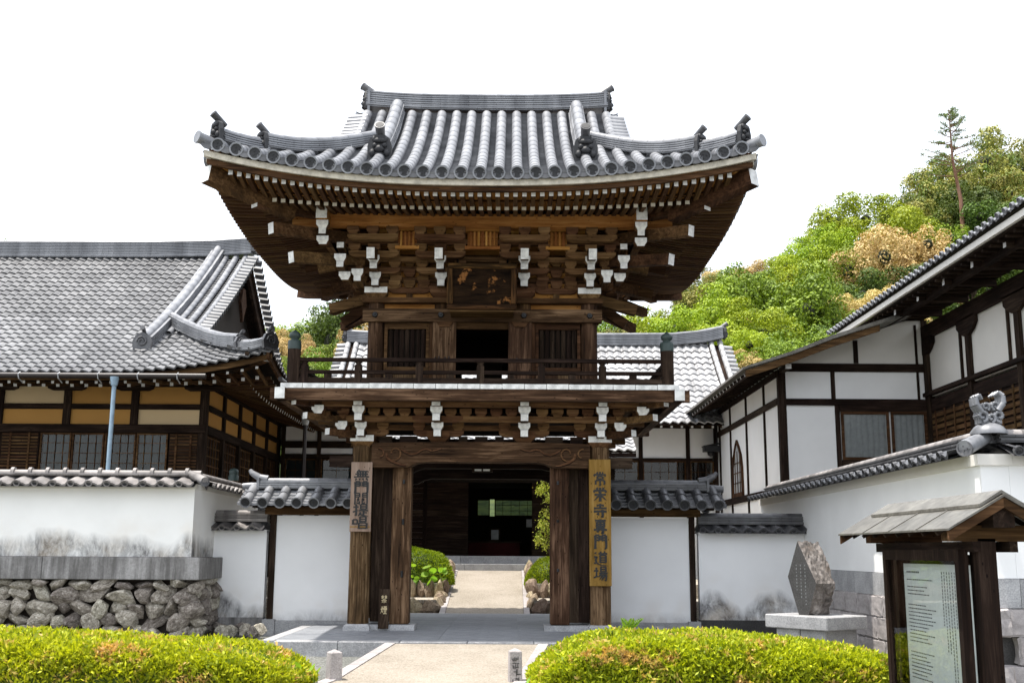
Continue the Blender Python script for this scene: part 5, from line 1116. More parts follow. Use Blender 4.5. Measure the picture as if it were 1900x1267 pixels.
for x0, x1, z0, z1 in ((-2.2, -.62, 1, 3.2), (1.28, 2.5, 1, 3.2), (-.62, 1.28, 1, 2.32), (-.62, 1.28, 2.86, 3.2)): bbox_('room_wall', DIM, x0, x1, 18.4, 18.5, z0, z1)
sash(BH, -.62, -.2, 2.32, 2.86, 18.42, 1, 1, None, glass=GLASS_D); sash(BH, -.05, 1.28, 2.32, 2.86, 18.42, 5, 3, None, glass=GLASS_D)
bbox_('rear_wall', PLASTER, -5.9, -2.2, 18.4, 18.5, -.2, 4.7); bbox_('rear_wall', PLASTER, 2.5, 6.3, 18.4, 18.5, -.2, 4.7)
tbl = root('offering_table', 'low table under a dark red cloth inside the dark entrance', 'table', (.15, 15.2, 1.08))
box('table_cloth', RED, tbl, -.75, .75, 14.9, 15.4, 1.085, 1.46); box('table_top', W_DARK['x'], tbl, -.8, .8, 14.85, 15.45, 1.462, 1.50)
fr_ = root('picture_frame', 'small framed picture standing on the red clothed table', 'picture', (-.0, 15.1, 1.5)); box('frame', W_DARK['x'], fr_, -.14, .17, 15.10, 15.13, 1.502, 1.88); box('picture', CURTAIN, fr_, -.09, .12, 15.09, 15.098, 1.55, 1.83)
nb_ = root('paper_notice', 'white paper notice pinned at the right of the dark entrance', 'notice', (1.1, 14.5, 1.9)); box('sheet', CURTAIN, nb_, .92, 1.2, 14.5, 14.515, 1.9, 2.12); box('stand_leg', W_DARK['z'], nb_, 1.04, 1.08, 14.517, 14.55, 1.085, 2.1)
# annex at right: lean-to with white panels
AX = root('annex', 'white half timbered annex with curtained window and pointed arch window at right', 'building', (7.8, 9, 0))
A = lambda n, m, *a: box(n, m, AX, *a)
A('plaster_wall', PLASTER, 6.25, 9.6, 6.0, 6.1, -.2, 5.06); A('plaster_wall', PLASTER, 6.25, 6.35, 6.102, 13.3, -.2, 5.05)
b = MB(); b.prism([(6.5, 5.06), (9.44, 5.06), (9.44, 6.3), (8.9, 6.15), (6.5, 5.28)], 'y', 6.0, 6.1); b.build('plaster_gable', PLASTER_WARM, AX)
for a in ((6.22, 6.38, 5.96, 6.12, -.2, 5.1), (7.36, 7.45, 5.975, 6.09, 4.47, 5.06), (7.42, 7.52, 5.97, 6.09, 2.2, 4.33), (7.88, 7.98, 5.975, 6.09, 5.25, 5.75), (9.22, 9.27, 5.975, 6.09, 4.47, 6.1), (9.38, 9.5, 5.95, 6.09, 2.2, 6.2)): A('post', W_DARK['z'], *a)
for a in ((6.38, 9.4, 5.965, 6.085, 5.06, 5.24), (6.38, 9.4, 5.955, 6.085, 4.33, 4.47), (6.38, 9.4, 5.965, 6.085, 2.3, 2.45)): A('wall_beam', W_DARK['x'], *a)
for y in (7.45, 9.4, 11.4, 12.9): A('post', W_DARK['z'], 6.215, 6.3, y-.05, y+.05, -.2, 5.0)
for z0, z1 in ((4.36, 4.50), (2.44, 2.60), (4.96, 5.1)): A('wall_beam', W_DARK['y'], 6.205, 6.3, 6.12, 13.3, z0, z1)
A('window_frame', W_DARK['x'], 7.52, 9.38, 5.93, 6.0, 4.20, 4.326); A('window_frame', W_DARK['x'], 7.52, 9.38, 5.93, 6.0, 3.0, 3.16)
for x0, x1 in ((7.53, 8.56), (8.60, 9.37)):
    w_ = sash(AX, x0, x1, 3.162, 4.198, 5.935, 1, 1, None, .06); c = MB(); n = 40
    c.grid(lambda u, v: Vector((u, 5.985 + .012*math.sin(u*52), v)), [x0+.06+(x1-x0-.12)*i/n for i in range(n+1)], [3.2, 4.17]); c.build('curtain', CURTAIN, w_)
b = MB()   # pointed arch window in the side wall
arch = [(9.95, 2.62), (9.98, 3.3), (10.1, 3.62), (10.35, 3.86), (10.6, 4.04), (10.85, 3.86), (11.1, 3.62), (11.22, 3.3), (11.25, 2.62)]
inn = [(10.6 + (y-10.6)*.82, 2.70 + (z-2.62)*.9) for y, z in arch]; n = len(arch)
vs = [(6.20, y, z) for y, z in arch] + [(6.20, y, z) for y, z in inn] + [(6.252, y, z) for y, z in arch] + [(6.252, y, z) for y, z in inn]
b.add(vs, [(i, i+1, n+i+1, n+i) for i in range(n-1)] + [(i, i+1, 2*n+i+1, 2*n+i) for i in range(n-1)] + [(n+i, n+i+1, 3*n+i+1, 3*n+i) for i in range(n-1)] + [(0, n, 2*n+n-1+1, 2*n)] + [(n-1, 2*n-1, 4*n-1, 3*n-1)]); b.box(6.2, 6.25, 9.95, 11.25, 2.60, 2.70); aw = b.build('arched_window', W_MID['z'], AX)
b = MB(); b.add([(6.235, y, z) for y, z in inn], [tuple(range(n))]); b.build('pane', CURTAIN, aw)
for y in (10.3, 10.6, 10.9): box('glazing_bar', W_MID['z'], aw, 6.215, 6.233, y-.012, y+.012, 2.7, 3.75)
for z in (2.95, 3.2, 3.45): box('glazing_bar', W_MID['y'], aw, 6.213, 6.231, 10.12, 11.08, z-.01, z+.01)
b = MB(); b.prism([(5.28, 4.955), (5.28, 5.0), (6.35, 5.36), (7.2, 5.70), (9.3, 6.38), (9.3, 6.30), (7.2, 5.62), (6.35, 5.29)], 'y', 5.1, 13.4); ar = b.build('annex_roof', COPPER, AX)
b = MB(); b.prism([(5.36, 4.80), (5.36, 4.945), (6.35, 5.28), (7.2, 5.61), (8.2, 5.93), (8.2, 5.80), (7.2, 5.46), (6.35, 5.13)], 'y', 5.14, 5.22); b.build('bargeboard', W_MID['x'], ar)
for k in range(20):
    y = 5.5 + k*.4; b = MB(); b.bar((6.3, y, 5.20), (5.40, y, 4.90), .06, .07, mi=0, mend=1); b.build('rafter', [W_DARK['x'], WHITE], ar)
b = MB(); b.box(5.42, 5.47, 5.3, 13.3, 4.86, 4.90); b.box(6.28, 9.3, 5.3, 5.42, 4.96, 5.06, [0, 0, 0, 0, 1, 0]) if False else None; b.build('eave_board', W_DARK['y'], ar)
box('plate_end', WHITE, AX, 6.24, 6.36, 5.34, 5.36, 5.02, 5.12); A('plate', W_DARK['y'], 6.24, 6.36, 5.362, 5.95, 5.02, 5.12)
# tall hall at far right
TH = root('side_hall', 'tall white walled hall at the right edge with overhanging tiled eaves', 'building', (12, 1, 0))
T_ = lambda n, m, *a: box(n, m, TH, *a)
T_('plaster_wall', PLASTER_WARM, 9.45, 9.6, -5, 8.8, 4.5, 6.0); T_('boarded_wall', W_DARK['z'], 9.46, 9.6, -5, 5.95, -.2, 4.2); T_('core', DIM, 9.8, 16, -5, 8.8, -.2, 6)
for y in (5.85, 3.65, 1.5, -.7, -2.9): 
    T_('post', W_DARK['z'], 9.38, 9.5, y-.09, y+.09, -.2, 6.0); T_('batten', W_DARK['z'], 9.40, 9.46, y+.38, y+.43, 4.6, 5.75)
    b = MB(); b.prism([(y-.45, 5.78), (y+.45, 5.78), (y+.45, 5.62), (y+.3, 5.5), (y+.12, 5.42), (y-.12, 5.42), (y-.3, 5.5), (y-.45, 5.62)], 'x', 9.37, 9.44); b.build('bracket', W_DARK['y'], TH)
for z0, z1, t in ((5.75, 6.05, .08), (4.52, 4.60, .12), (4.18, 4.44, .04)): T_('wall_beam', W_DARK['y'], 9.45-t, 9.5, -5, 8.8, z0, z1)
for y0, y1 in ((3.75, 5.75), (1.6, 3.55), (-.6, 1.4)):
    sh = box('lattice_shutter', W_DARK['y'], TH, 9.43, 9.46, y0, y1, 2.4, 4.17)
    for i in range(14): z = 2.45 + i*.125; box('slat', W_MID['y'], sh, 9.40, 9.428, y0+.03, y1-.03, z-.04, z+.04)
    for i in range(4): y = y0 + (y1-y0)*(i+.5)/4; box('batten', W_MID['z'], sh, 9.38, 9.398, y-.025, y+.025, 2.4, 4.17)
tz = lambda d: 6.46 + .42*d + .02*d*d
tF = lambda u, d: Vector((8.2+d, 8.9-u, tz(d)))
b = MB(); b.grid(lambda u, d: tF(u, d) - down, [0, 7, 14], [0, 2, 4, 6]); TR = b.build('hall_roof', W_DARK['y'], TH)
Ms = tile_field(tF, 0, 14, .26, .3, [0, .28, .56, .84, 1.12]); scatter(pan_tile(.26, .3, .03), Ms, 'roof_tile', 'further_roof_tiles', TILE, TR, 200)
dm = disc_tile(.06, .05, 10).mesh('eave_disc', TILE)
for i in range(54): p, U, T, Nn = slope_frame(tF, i*14/54+.05, 0); inst(dm, 'eave_disc', TR, frameM(p + Nn*.03 - T*.02, U, T, Nn))
box('eave_board', PLASTER_WARM, TR, 8.25, 8.31, -5, 8.85, 6.27, 6.38); box('soffit', W_DARK['y'], TR, 8.32, 9.5, -5, 8.85, 6.24, 6.27); box('eave_beam', W_DARK['y'], TR, 8.62, 8.74, -5, 8.8, 6.10, 6.23)
for y in (7.7, 6.38, 4.98, 3.66, 2.34, 1.04, -.26, -1.5):
    b = MB(); b.bar((9.45, y, 6.14), (8.48, y, 6.165), .11, .12, mi=0, mend=1); b.build('beam_end', [W_DARK['x'], WHITE], TR)
b = MB()
for i in range(45): b.bar((9.45, 8.7-i*.3, 6.225), (8.36, 8.7-i*.3, 6.205), .06, .05)
b.build('rafter', W_DARK['x'], TR, kind='stuff')
# ---------------------------------------------------------------- small stone and timber things
def tapered_post(name, label, x, y, rz, h, marks):
    b = MB(); M = Matrix.Translation((x, y, -.2)) @ Matrix.Rotation(rz, 4, 'Z'); s = .068
    V = [M @ Vector(q) for q in [(-s*1.06,-s*1.06,0),(s*1.06,-s*1.06,0),(s*1.06,s*1.06,0),(-s*1.06,s*1.06,0),(-s,-s,h),(s,-s,h),(s,s,h),(-s,s,h),(0,0,h+.035)]]
    b.add(V, [(0,1,5,4),(1,2,6,5),(2,3,7,6),(3,0,4,7),(4,5,8),(5,6,8),(6,7,8),(7,4,8)]); o = setp(rounded(b.build(name, GRANITE_P), .006), label, 'stone post', None)
    if marks:
        c = MB(); r = random.Random(3)
        for k in range(4):
            for j in range(7):
                p = M @ Vector((r.uniform(-.035, .035), -s*1.05-.002, h*.86-k*.075-r.uniform(0, .05))); L = r.uniform(.02, .05)
                if j % 2: c.box(p.x-L/2, p.x+L/2, p.y-.004, p.y, p.z-.004, p.z+.004)
                else: c.box(p.x-.004, p.x+.004, p.y-.005, p.y-.001, p.z-L/2, p.z+L/2)
        c.build('carved_mark', GRANITE_D, o, kind='stuff')
    return o
tapered_post('stone_post', 'short plain granite post at the right end of the left hedge', -1.46, -5.0, .5, .30, False)
tapered_post('stone_post', 'short granite post with carved marks at the left end of the right hedge', .535, -5.05, .12, .33, True)
# monument
MO = root('stone_monument', 'leaning cut granite monument with polished face on a stone pedestal', 'monument', (4.45, -2.8, -.2))
e = Vector((.6, -.8, 0)); nn = Vector((.8, .6, 0)); c0 = Vector((4.44, -3.0, 0)) - e*.46
rh = [(.39, 1.36), (0, .90), (.34, .42), (.68, .42), (1, .82)]
F_ = [c0 + e*(s*.46) + Vector((0, 0, z)) for s, z in rh]
bm = bmesh.new(); N1 = [bm.verts.new(p) for p in F_]; N2 = [bm.verts.new(p + nn*(.40 if i not in (0,) else .44)) for i, p in enumerate(F_)]
bm.faces.new(N1[::-1]); bm.faces.new(N2)
for i in range(5): bm.faces.new((N1[i], N1[(i+1) % 5], N2[(i+1) % 5], N2[i]))
side = [ed for ed in bm.edges if not (ed.verts[0] in N1 and ed.verts[1] in N1)]
bmesh.ops.subdivide_edges(bm, edges=bm.edges[:], cuts=12, use_grid_fill=True); bmesh.ops.recalc_face_normals(bm, faces=bm.faces[:])
r_ = random.Random(5)
for v in bm.verts:
    if (v.co - c0).dot(nn) > .03: v.co += v.normal*(r_.uniform(-.010, .010) + .018*math.sin(v.co.x*23+v.co.z*17)*math.sin(v.co.y*19-v.co.z*11))
me = bpy.data.meshes.new('boulder'); bm.to_mesh(me); bm.free(); me.materials.append(SPLIT); me.materials.append(GRANITE_D)
for p in me.polygons:
    if p.normal.dot(-nn) > .97 and (Vector(p.center) - c0).dot(nn) < .02: p.material_index = 1
o = bpy.data.objects.new('boulder', me); o.location = -pw(MO); link(o, MO, (0, 0, 0))
b = MB(); r_ = random.Random(9)
for col_ in range(3):
    for k in range(12 - col_*2):
        p = c0 + e*(.46*(.62-.15*col_)) + Vector((0, 0, 1.05-.045*k)) - nn*.003; L = r_.uniform(.012, .03)
        b.add([p - e*.008 + Vector((0, 0, -L/2)), p + e*.008 + Vector((0, 0, -L/2)), p + e*.008 + Vector((0, 0, L/2)), p - e*.008 + Vector((0, 0, L/2))], [(0, 1, 2, 3)])
b.build('inscription', FAINT, MO, kind='stuff')
def obox(name, mat, parent, c, hx, hy, z0, z1):
    b = MB(); q = [c + e*(sx*hx) + nn*(sy*hy) for sx, sy in ((-1,-1),(1,-1),(1,1),(-1,1))]
    b.add([(p.x, p.y, z0) for p in q] + [(p.x, p.y, z1) for p in q], [(3,2,1,0),(4,5,6,7),(0,1,5,4),(1,2,6,5),(2,3,7,6),(3,0,4,7)]); return rounded(b.build(name, mat, parent), .012)
cc = c0 + e*.25 + nn*.22
obox('pedestal_slab', GRANITE, MO, cc, .50, .42, .245, .415); obox('pedestal_block', GRANITE, MO, cc - e*.2, .19, .33, -.2, .243); obox('pedestal_block', GRANITE, MO, cc + e*.2, .195, .33, -.2, .243)
# notice board
NBD = root('notice_board', 'dark timber notice board with copper gable roof and glazed text sheet at lower right', 'notice board', (4.1, -8.2, -.2))
nb = lambda n, m, *a: box(n, m, NBD, *a)
for y0, y1 in ((-9.15, -8.98), (-7.32, -7.15)): nb('post', W_DARK['z'], 4.02, 4.155, y0, y1, -.2, 1.32)
fm = MB()
for q in ((-9.06, -8.98, -.05, 1.24), (-7.37, -7.30, -.05, 1.24), (-8.978, -7.372, 1.15, 1.238), (-8.978, -7.372, -.05, .05)): fm.box(3.90, 3.975, *q)
FRM = fm.build('display_case', W_DARK['z'], NBD)
box('case_back', W_DARK['z'], FRM, 4.06, 4.10, -8.978, -7.322, .0, 1.2); b = MB(); b.add([(3.925, -7.372, .05), (3.925, -8.978, .05), (3.925, -8.978, 1.15), (3.925, -7.372, 1.15)], [(0, 1, 2, 3)]); b.build('pane', GLASS, FRM)
sh = box('text_sheet', NOTICE, FRM, 4.04, 4.055, -8.96, -7.44, .06, 1.12); r_ = random.Random(4); b = MB()
def mark(y0, y1, z0, z1): b.add([(4.0375, y0, z0), (4.0375, y1, z0), (4.0375, y1, z1), (4.0375, y0, z1)], [(0, 1, 2, 3)])
for k in range(30):       # left half: lines of western text, too small to read
    if k in (1, 3, 7, 8, 20, 21): continue
    z = 1.04 - k*.031; y = -7.52; end = -8.18 + (r_.uniform(0, .3) if k not in (0,) else .38)
    while y > end: L = r_.uniform(.01, .045); mark(y-L, y, z, z + .009 + (.006 if k == 0 else 0)); y -= L + .010
for k in range(11):       # right half: upright columns
    y = -8.33 - k*.054; z = 1.06; zb = .12 + r_.choice((0, 0, .3, .5))
    while z > zb: L = r_.uniform(.012, .022); mark(y-.014, y, z-L, z); mark(y-.009, y-.005, z-L-.004, z); z -= L + .011
b.build('text_lines', FAINT, sh, kind='stuff')
nb('head_beam', W_DARK['y'], 3.96, 4.02, -9.2, -6.95, 1.22, 1.30); nb('head_beam', W_DARK['y'], 4.24, 4.30, -9.2, -6.95, 1.22, 1.30); nb('ridge_beam', W_DARK['y'], 4.06, 4.22, -9.36, -6.75, 1.40, 1.56)
for y in (-9.08, -7.23): nb('cross_beam', W_MID['x'], 3.80, 4.46, y-.07, y+.07, 1.30, 1.42)
RFB = MB(); RFB.prism([(3.70, 1.375), (4.13, 1.625), (4.56, 1.375), (4.56, 1.39), (4.13, 1.642), (3.70, 1.39)], 'y', -9.42, -6.62); RFN = RFB.build('board_roof', COPPER, NBD)
for i, yy in enumerate((-8.75, -8.1, -7.4)):
    b = MB(); b.prism([(3.70, 1.391), (4.13, 1.643), (4.13, 1.649), (3.70, 1.397)], 'y', yy-.012, yy+.012); b.build('sheet_seam', COPPER, RFN)
b = MB(); b.prism([(3.96, 1.548), (4.13, 1.652), (4.30, 1.548), (4.30, 1.572), (4.13, 1.676), (3.96, 1.572)], 'y', -9.38, -6.85); b.build('ridge_cover', COPPER, RFN)
for s_ in (-1, 1):
    for y in (-9.40, -6.68): b = MB(); b.prism([(4.13+s_*.42, 1.295), (4.13, 1.545), (4.13, 1.622), (4.13+s_*.42, 1.372)], 'y', y, y+.04); b.build('bargeboard', W_MID['x'], RFN)
for k in range(9):
    b = MB()
    for s_ in (-1, 1): b.bar((4.13, -9.1+k*.3, 1.59), (4.13+s_*.40, -9.1+k*.3, 1.355), .03, .03)
    b.build('roof_batten', W_DARK['x'], RFN)
b = MB(); b.add([(4.6, -8.0, -.2), (7.5, -7.0, -.2), (7.5, -6.9, -.2), (4.6, -7.86, -.2), (4.6, -8.0, .0), (7.5, -7.0, .05), (7.5, -6.9, .05), (4.6, -7.86, .0)], [(4,5,6,7),(0,1,5,4),(1,2,6,5),(2,3,7,6),(3,0,4,7)]); o = b.build('kerb_stone', GRANITE_P); o['kind'] = 'structure'
# stair-rail post behind the left boundary wall
rp_ = root('rail_post', 'short timber rail post with bronze cap rising behind the left boundary wall', 'post', (-4.68, 5.2, 0)); p_ = at(433, 892, 5.2)
b = MB(); b.cyl((p_.x, 5.2, -.2), (p_.x, 5.2, p_.z), .10, .10, 12); b.build('shaft', W_GREY['z'], rp_); b = MB(); b.lathe([(.108, 0), (.108, .1), (.09, .12), (.10, .14), (.10, .2), (.07, .24), (.0, .26)], (p_.x, 5.2, p_.z+.001), 12); b.build('bronze_cap', BRASSG, rp_)
# gutter hopper and pipe on the far side of the main hall
p_ = at(567, 778, 9.5); b = MB(); b.lathe([(.08, -.14), (.15, .12), (.15, .14), (0, .14)], p_, 4, 0, Matrix.Rotation(PI/4, 4, 'Z')); hp_ = b.build('gutter_hopper', CURTAIN, HALL)
b = MB(); b.cyl((p_.x, p_.y, p_.z-.14), (p_.x, p_.y, .3), .05, .05, 10); b.build('downpipe', GUTTER, HALL)
b = MB(); b.cyl((-4.22, 4.6, 4.62), (-4.3, 9.4, 4.56), .05, .05, 8); g2 = b.build('gutter', GUTTER, HALL)
for k in range(9):
    y = 5.0 + k*.5; b = MB(); b.tube([(-4.25, y, 4.68), (-4.15, y, 4.60), (-4.2, y, 4.52), (-4.34, y, 4.48)], .012, 5); b.build('gutter_hook', STEEL, g2)
# floodlight at the corner of the annex
p_ = at(1324, 838, 13.0); fl = root('floodlight', 'small black floodlight on a bracket beside the annex corner', 'floodlight', p_)
b = MB(); b.box(p_.x-.28, p_.x+.2, p_.y-.15, p_.y+.15, p_.z, p_.z+.16); b.bar((p_.x-.3, p_.y, p_.z+.14), (p_.x+.2, p_.y, p_.z+.24), .34, .03); b.build('housing', BLACK, fl)
b = MB(); b.cyl((p_.x+.1, p_.y, p_.z+.2), (p_.x+.1, p_.y, p_.z+.55), .012, .012, 6); b.build('aerial', BLACK, fl); b = MB(); b.bar((p_.x+.0, p_.y, p_.z-.02), (p_.x+.05, p_.y+.38, p_.z-.22), .05, .05); b.build('bracket', BLACK, fl); b = MB(); b.lathe([(.0, -.14), (.08, -.1), (.1, 0), (.08, .02)], (p_.x-.08, p_.y, p_.z), 10); b.build('sensor', BLACK, fl)

# ---------------------------------------------------------------- planting
def hedge(name, label, x0, x1, y0, y1, hf, nleaf, size, mat, seed, z0=-.2, ends=(1, 1), group=None, cat='hedge'):
    r = np.random.default_rng(seed); yc, a = (y0+y1)/2, (y1-y0)/2; L = (x1-x0)
    ph = r.uniform(0, 6.28, 12); fr = r.uniform(1.5, 7, 12)
    def surf(u, th):
        x = x0 + L*u; el = np.minimum(1, np.maximum(0, (x-x0)/(a*.95))) if ends[0] else np.ones_like(u); er = np.minimum(1, np.maximum(0, (x1-x)/(a*.95))) if ends[1] else np.ones_like(u)
        k = np.sqrt(np.maximum(0, 1-(1-el)**2.4)) * np.sqrt(np.maximum(0, 1-(1-er)**2.4)); c, s = np.cos(th), np.sin(th); p = .38
        y = yc + a*k*np.sign(c)*np.abs(c)**p; h = np.array([hf(q) for q in x]) - z0; z = z0 + h*(.25+.75*k)*np.abs(s)**p*(k > .02)
        bump = sum(np.sin(fr[i]*x*1.3 + ph[i] + (2.2+i*.4)*th) for i in range(12))/12*.06 + .016*np.sin(x*31+th*9)*np.sin(th*23+x*17)
        n = np.stack([(u-.5)*0 + (1-er)*1.2 - (1-el)*1.2, c, s + .15], 1); n /= np.linalg.norm(n, axis=1)[:, None]
        return np.stack([x, y, z], 1) + n*bump[:, None], n
    u = r.uniform(0.002, .998, nleaf); th = r.uniform(0.0, PI, nleaf); P, n = surf(u, th)
    C = P + n*r.normal(-.012, .018, nleaf)[:, None]
    ctr = np.array([(x0+x1)/2, yc, z0]); R0 = root(name, label, cat, tuple(ctr), group)
    leaves('foliage', C, n*.9 + np.array([0, 0, .45]), size, mat, R0, ctr, .8, .40, None, seed)
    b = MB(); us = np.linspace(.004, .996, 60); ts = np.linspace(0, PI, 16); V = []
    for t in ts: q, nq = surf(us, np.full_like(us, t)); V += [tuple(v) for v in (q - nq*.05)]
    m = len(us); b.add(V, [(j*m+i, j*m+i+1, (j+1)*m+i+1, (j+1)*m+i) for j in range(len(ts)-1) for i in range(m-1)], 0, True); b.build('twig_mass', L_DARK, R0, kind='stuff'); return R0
lerp = lambda x, pts: float(np.interp(x, [p[0] for p in pts], [p[1] for p in pts]))
hedge('azalea_hedge', 'clipped yellow green azalea hedge with orange tips in front of the left wall', -9.2, -1.55, -6.7, -4.95, lambda x: lerp(x, [(-9, .36), (-5, .35), (-3.4, .30), (-2.4, .22), (-1.6, .10)]), 95000, .056, L_HEDGE, 31, ends=(0, 1))
hedge('azalea_hedge', 'clipped yellow green azalea hedge with rounded end right of the front path', .66, 4.62, -6.9, -4.95, lambda x: lerp(x, [(.6, .18), (1.1, .31), (1.7, .38), (2.7, .37), (3.6, .29), (4.6, .20)]), 72000, .056, L_HEDGE, 32)
def dome(name, label, c, rx, ry, h, n, size, mat, seed, cat='shrub', group=None):
    r = np.random.default_rng(seed); v = r.normal(0, 1, (n, 3)); v[:, 2] = np.abs(v[:, 2]); v /= np.linalg.norm(v, axis=1)[:, None]
    R0 = root(name, label, cat, c, group); b_ = 1 + .05*np.sin(v[:, 0]*7+seed)*np.cos(v[:, 1]*6) ; P = np.array(c) + v*np.array([rx, ry, h])*(b_*r.uniform(.93, 1.02, n))[:, None]
    leaves('foliage', P, v + np.array([0, 0, .3]), size, mat, R0, c, .6, .45, None, seed)
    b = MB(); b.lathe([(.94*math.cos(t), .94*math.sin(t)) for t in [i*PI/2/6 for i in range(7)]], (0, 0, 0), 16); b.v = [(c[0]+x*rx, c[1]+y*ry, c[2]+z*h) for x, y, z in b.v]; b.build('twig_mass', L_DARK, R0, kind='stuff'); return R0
dome('round_shrub', 'round clipped green shrub left of the courtyard path, behind rocks', (-1.62, 7.75, .48), .86, .6, .80, 12000, .045, L_HEDGE_G, 41)
dome('round_shrub', 'round clipped green shrub right of the courtyard path, behind rocks', (1.46, 7.75, .48), .68, .6, .62, 9000, .045, L_HEDGE_G, 42)
def broad_plant(name, label, spots, size, seed, tall=.05):
    c = spots[0]; R0 = root(name, label, 'plant', c); r = random.Random(seed)
    for x, y, z in spots:
        s = size*r.uniform(.7, 1.2); b = MB(); M = Matrix.Translation((x, y, z)) @ Matrix.Rotation(r.uniform(0, 6.3), 4, 'Z') @ Matrix.Rotation(r.uniform(.3, 1.1), 4, 'X')
        V = [M @ Vector((0, 0, -.012))] + [M @ Vector((s*(1-.12*(i == 0))*math.cos(2*PI*i/10), s*math.sin(2*PI*i/10), .006)) for i in range(10)]; b.add(V, [(0, i+1, (i+1) % 10+1) for i in range(10)], 0, True); b.build('leaf', L_BIG, R0)
        b = MB(); b.cyl((x, y, z-.01), (x+r.uniform(-.02, .02), y+.03, z-.14), .004, .004, 5); b.build('stalk', L_BIG, R0)
rs = random.Random(8)
broad_plant('broadleaf_plant', 'clump of round bright leaves below the left courtyard shrub', [(-1.75+rs.uniform(0, .8), 7.02+rs.uniform(-.05, .1), .62+rs.uniform(-.1, .28)) for _ in range(16)], .085, 1)
broad_plant('broadleaf_plant', 'round bright leaves growing at the right end of the left hedge', [(-1.66+rs.uniform(-.16, .12), -5.75+rs.uniform(-.3, .35), -.08+rs.uniform(-.1, .16)) for _ in range(14)], .05, 2)
broad_plant('broadleaf_plant', 'round bright leaves beside the carved post at the right hedge foot', [(.78+rs.uniform(-.1, .25), -6.35+rs.uniform(-.15, .15), -.12+rs.uniform(-.06, .1)) for _ in range(12)], .05, 3)
def fern(label, c, seed):
    R0 = root('fern', label, 'fern', c, 'ferns on the right hedge'); r = random.Random(seed)
    for a in (.2, -.5, 1.0):
        b = MB(); pts = [Vector(c) + Vector((math.sin(a)*.16*t, -.03*t, .17*t - .05*t*t)) for t in [i/9 for i in range(10)]]; b.tube(pts, .003, 4)
        for i, p in enumerate(pts[2:]):
            L = .055*(1-i/9)+.008
            for s_ in (-1, 1): q = p + Vector((s_*L, 0, .02)); b.add([p, p + Vector((s_*L*.5, -.004, .022)), q, p + Vector((s_*L*.5, .004, -.002))], [(0, 1, 2, 3)])
        b.build('frond', L_BIG, R0)
fern('little fern sprouting from the top of the right hedge near the sign column', (1.78, -5.2, .36), 1)
# red tipped shrub seen through the gateway
rsb = root('red_tipped_shrub', 'slender shrub with red tipped leaves beside the right gate post, in the courtyard', 'shrub', (1.35, 8.6, .52))
r = np.random.default_rng(5); CL = []
for px, py, s_ in ((1012, 903, .20), (1002, 910, .1), (1018, 925, .12), (1014, 955, .14), (1006, 975, .13), (1016, 985, .2), (1000, 1000, .15), (1012, 1008, .17), (1030, 960, .3), (1040, 920, .3), (1040, 1000, .3)):
    p = at(px, py, 8.6); CL.append(r.normal(0, 1, (420, 3))*np.array([s_*.5, s_*.5, s_*.55]) + np.array(p))
C = np.concatenate(CL)[::3]; leaves('foliage', C, np.tile([0, -.3, .6], (len(C), 1)), .06, L_RED, rsb, (1.35, 8.6, .52), .8, .4, None, 6)
b = MB(); 
for px, py in ((1012, 903), (1010, 965), (1014, 1005), (1040, 920)): q = at(px, py, 8.6); b.tube([(1.4, 8.6, .5), (1.42, 8.6, 1.0), tuple(q)], [.02, .015, .006], 6)
b.build('stem', BARK, rsb)
# ---------------------------------------------------------------- trees on the hill
def crown_mesh(seed, n=38000, K=17, size=.037, flat=.0, conic=False):
    r = np.random.default_rng(seed); c = []
    while len(c) < K:
        p = r.uniform(-1, 1, 3)
        if conic:
            if p[0]**2 + p[1]**2 < ((1-p[2])/2*.95+.05)**2: c.append(p)
        elif .25 < np.linalg.norm(p*np.array([1, 1, 1.02])) < .84: c.append(p)
    c = np.array(c); rad = r.uniform(.24, .42, K)*(.75 if conic else 1); big, brad = c, rad; u_ = r.normal(0, 1, (K*16, 3)); u_ /= np.linalg.norm(u_, axis=1)[:, None]; c = np.repeat(c, 16, 0) + u_*np.repeat(rad, 16)[:, None]*.76; rad = np.repeat(rad, 16)*r.uniform(.32, .52, K*16); w = rad**2; k = r.choice(K*16, n, p=w/w.sum())
    v = r.normal(0, 1, (n, 3)); v /= np.linalg.norm(v, axis=1)[:, None]; v[:, 2] = np.where(v[:, 2] < -.55, -v[:, 2], v[:, 2])
    P = c[k] + v*(rad[k]*r.uniform(.86, 1.10, n))[:, None]
    a = v + np.array([0, 0, .1]) + r.normal(0, .33, (n, 3)); a /= np.linalg.norm(a, axis=1)[:, None]; q = np.cross(a, r.normal(0, 1, (n, 3))); q /= np.linalg.norm(q, axis=1)[:, None]; e2 = np.cross(a, q)
    s = (size*r.uniform(.6, 1.4, n))[:, None]; V = np.stack([P - q*s*.5, P + e2*s*.3, P + q*s*.5, P - e2*s*.3], 1).reshape(-1, 3)
    me = bpy.data.meshes.new('crown'); me.vertices.add(4*n); me.vertices.foreach_set('co', V.ravel()); me.loops.add(4*n); me.loops.foreach_set('vertex_index', np.arange(4*n, dtype=np.int32)); me.polygons.add(n); me.polygons.foreach_set('loop_start', np.arange(0, 4*n, 4, dtype=np.int32)); me.update(calc_edges=True); me.materials.append(L_GREEN)
    bm = bmesh.new()      # added dark spheres in the clumps, blocking light and darkening the gaps
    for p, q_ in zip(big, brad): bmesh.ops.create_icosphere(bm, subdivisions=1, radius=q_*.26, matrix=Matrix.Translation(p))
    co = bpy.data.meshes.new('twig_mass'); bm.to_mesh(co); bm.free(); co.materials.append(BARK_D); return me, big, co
CROWNS = [crown_mesh(100+i) for i in range(6)]; CONES = [crown_mesh(200+i, conic=True, K=44) for i in range(3)]
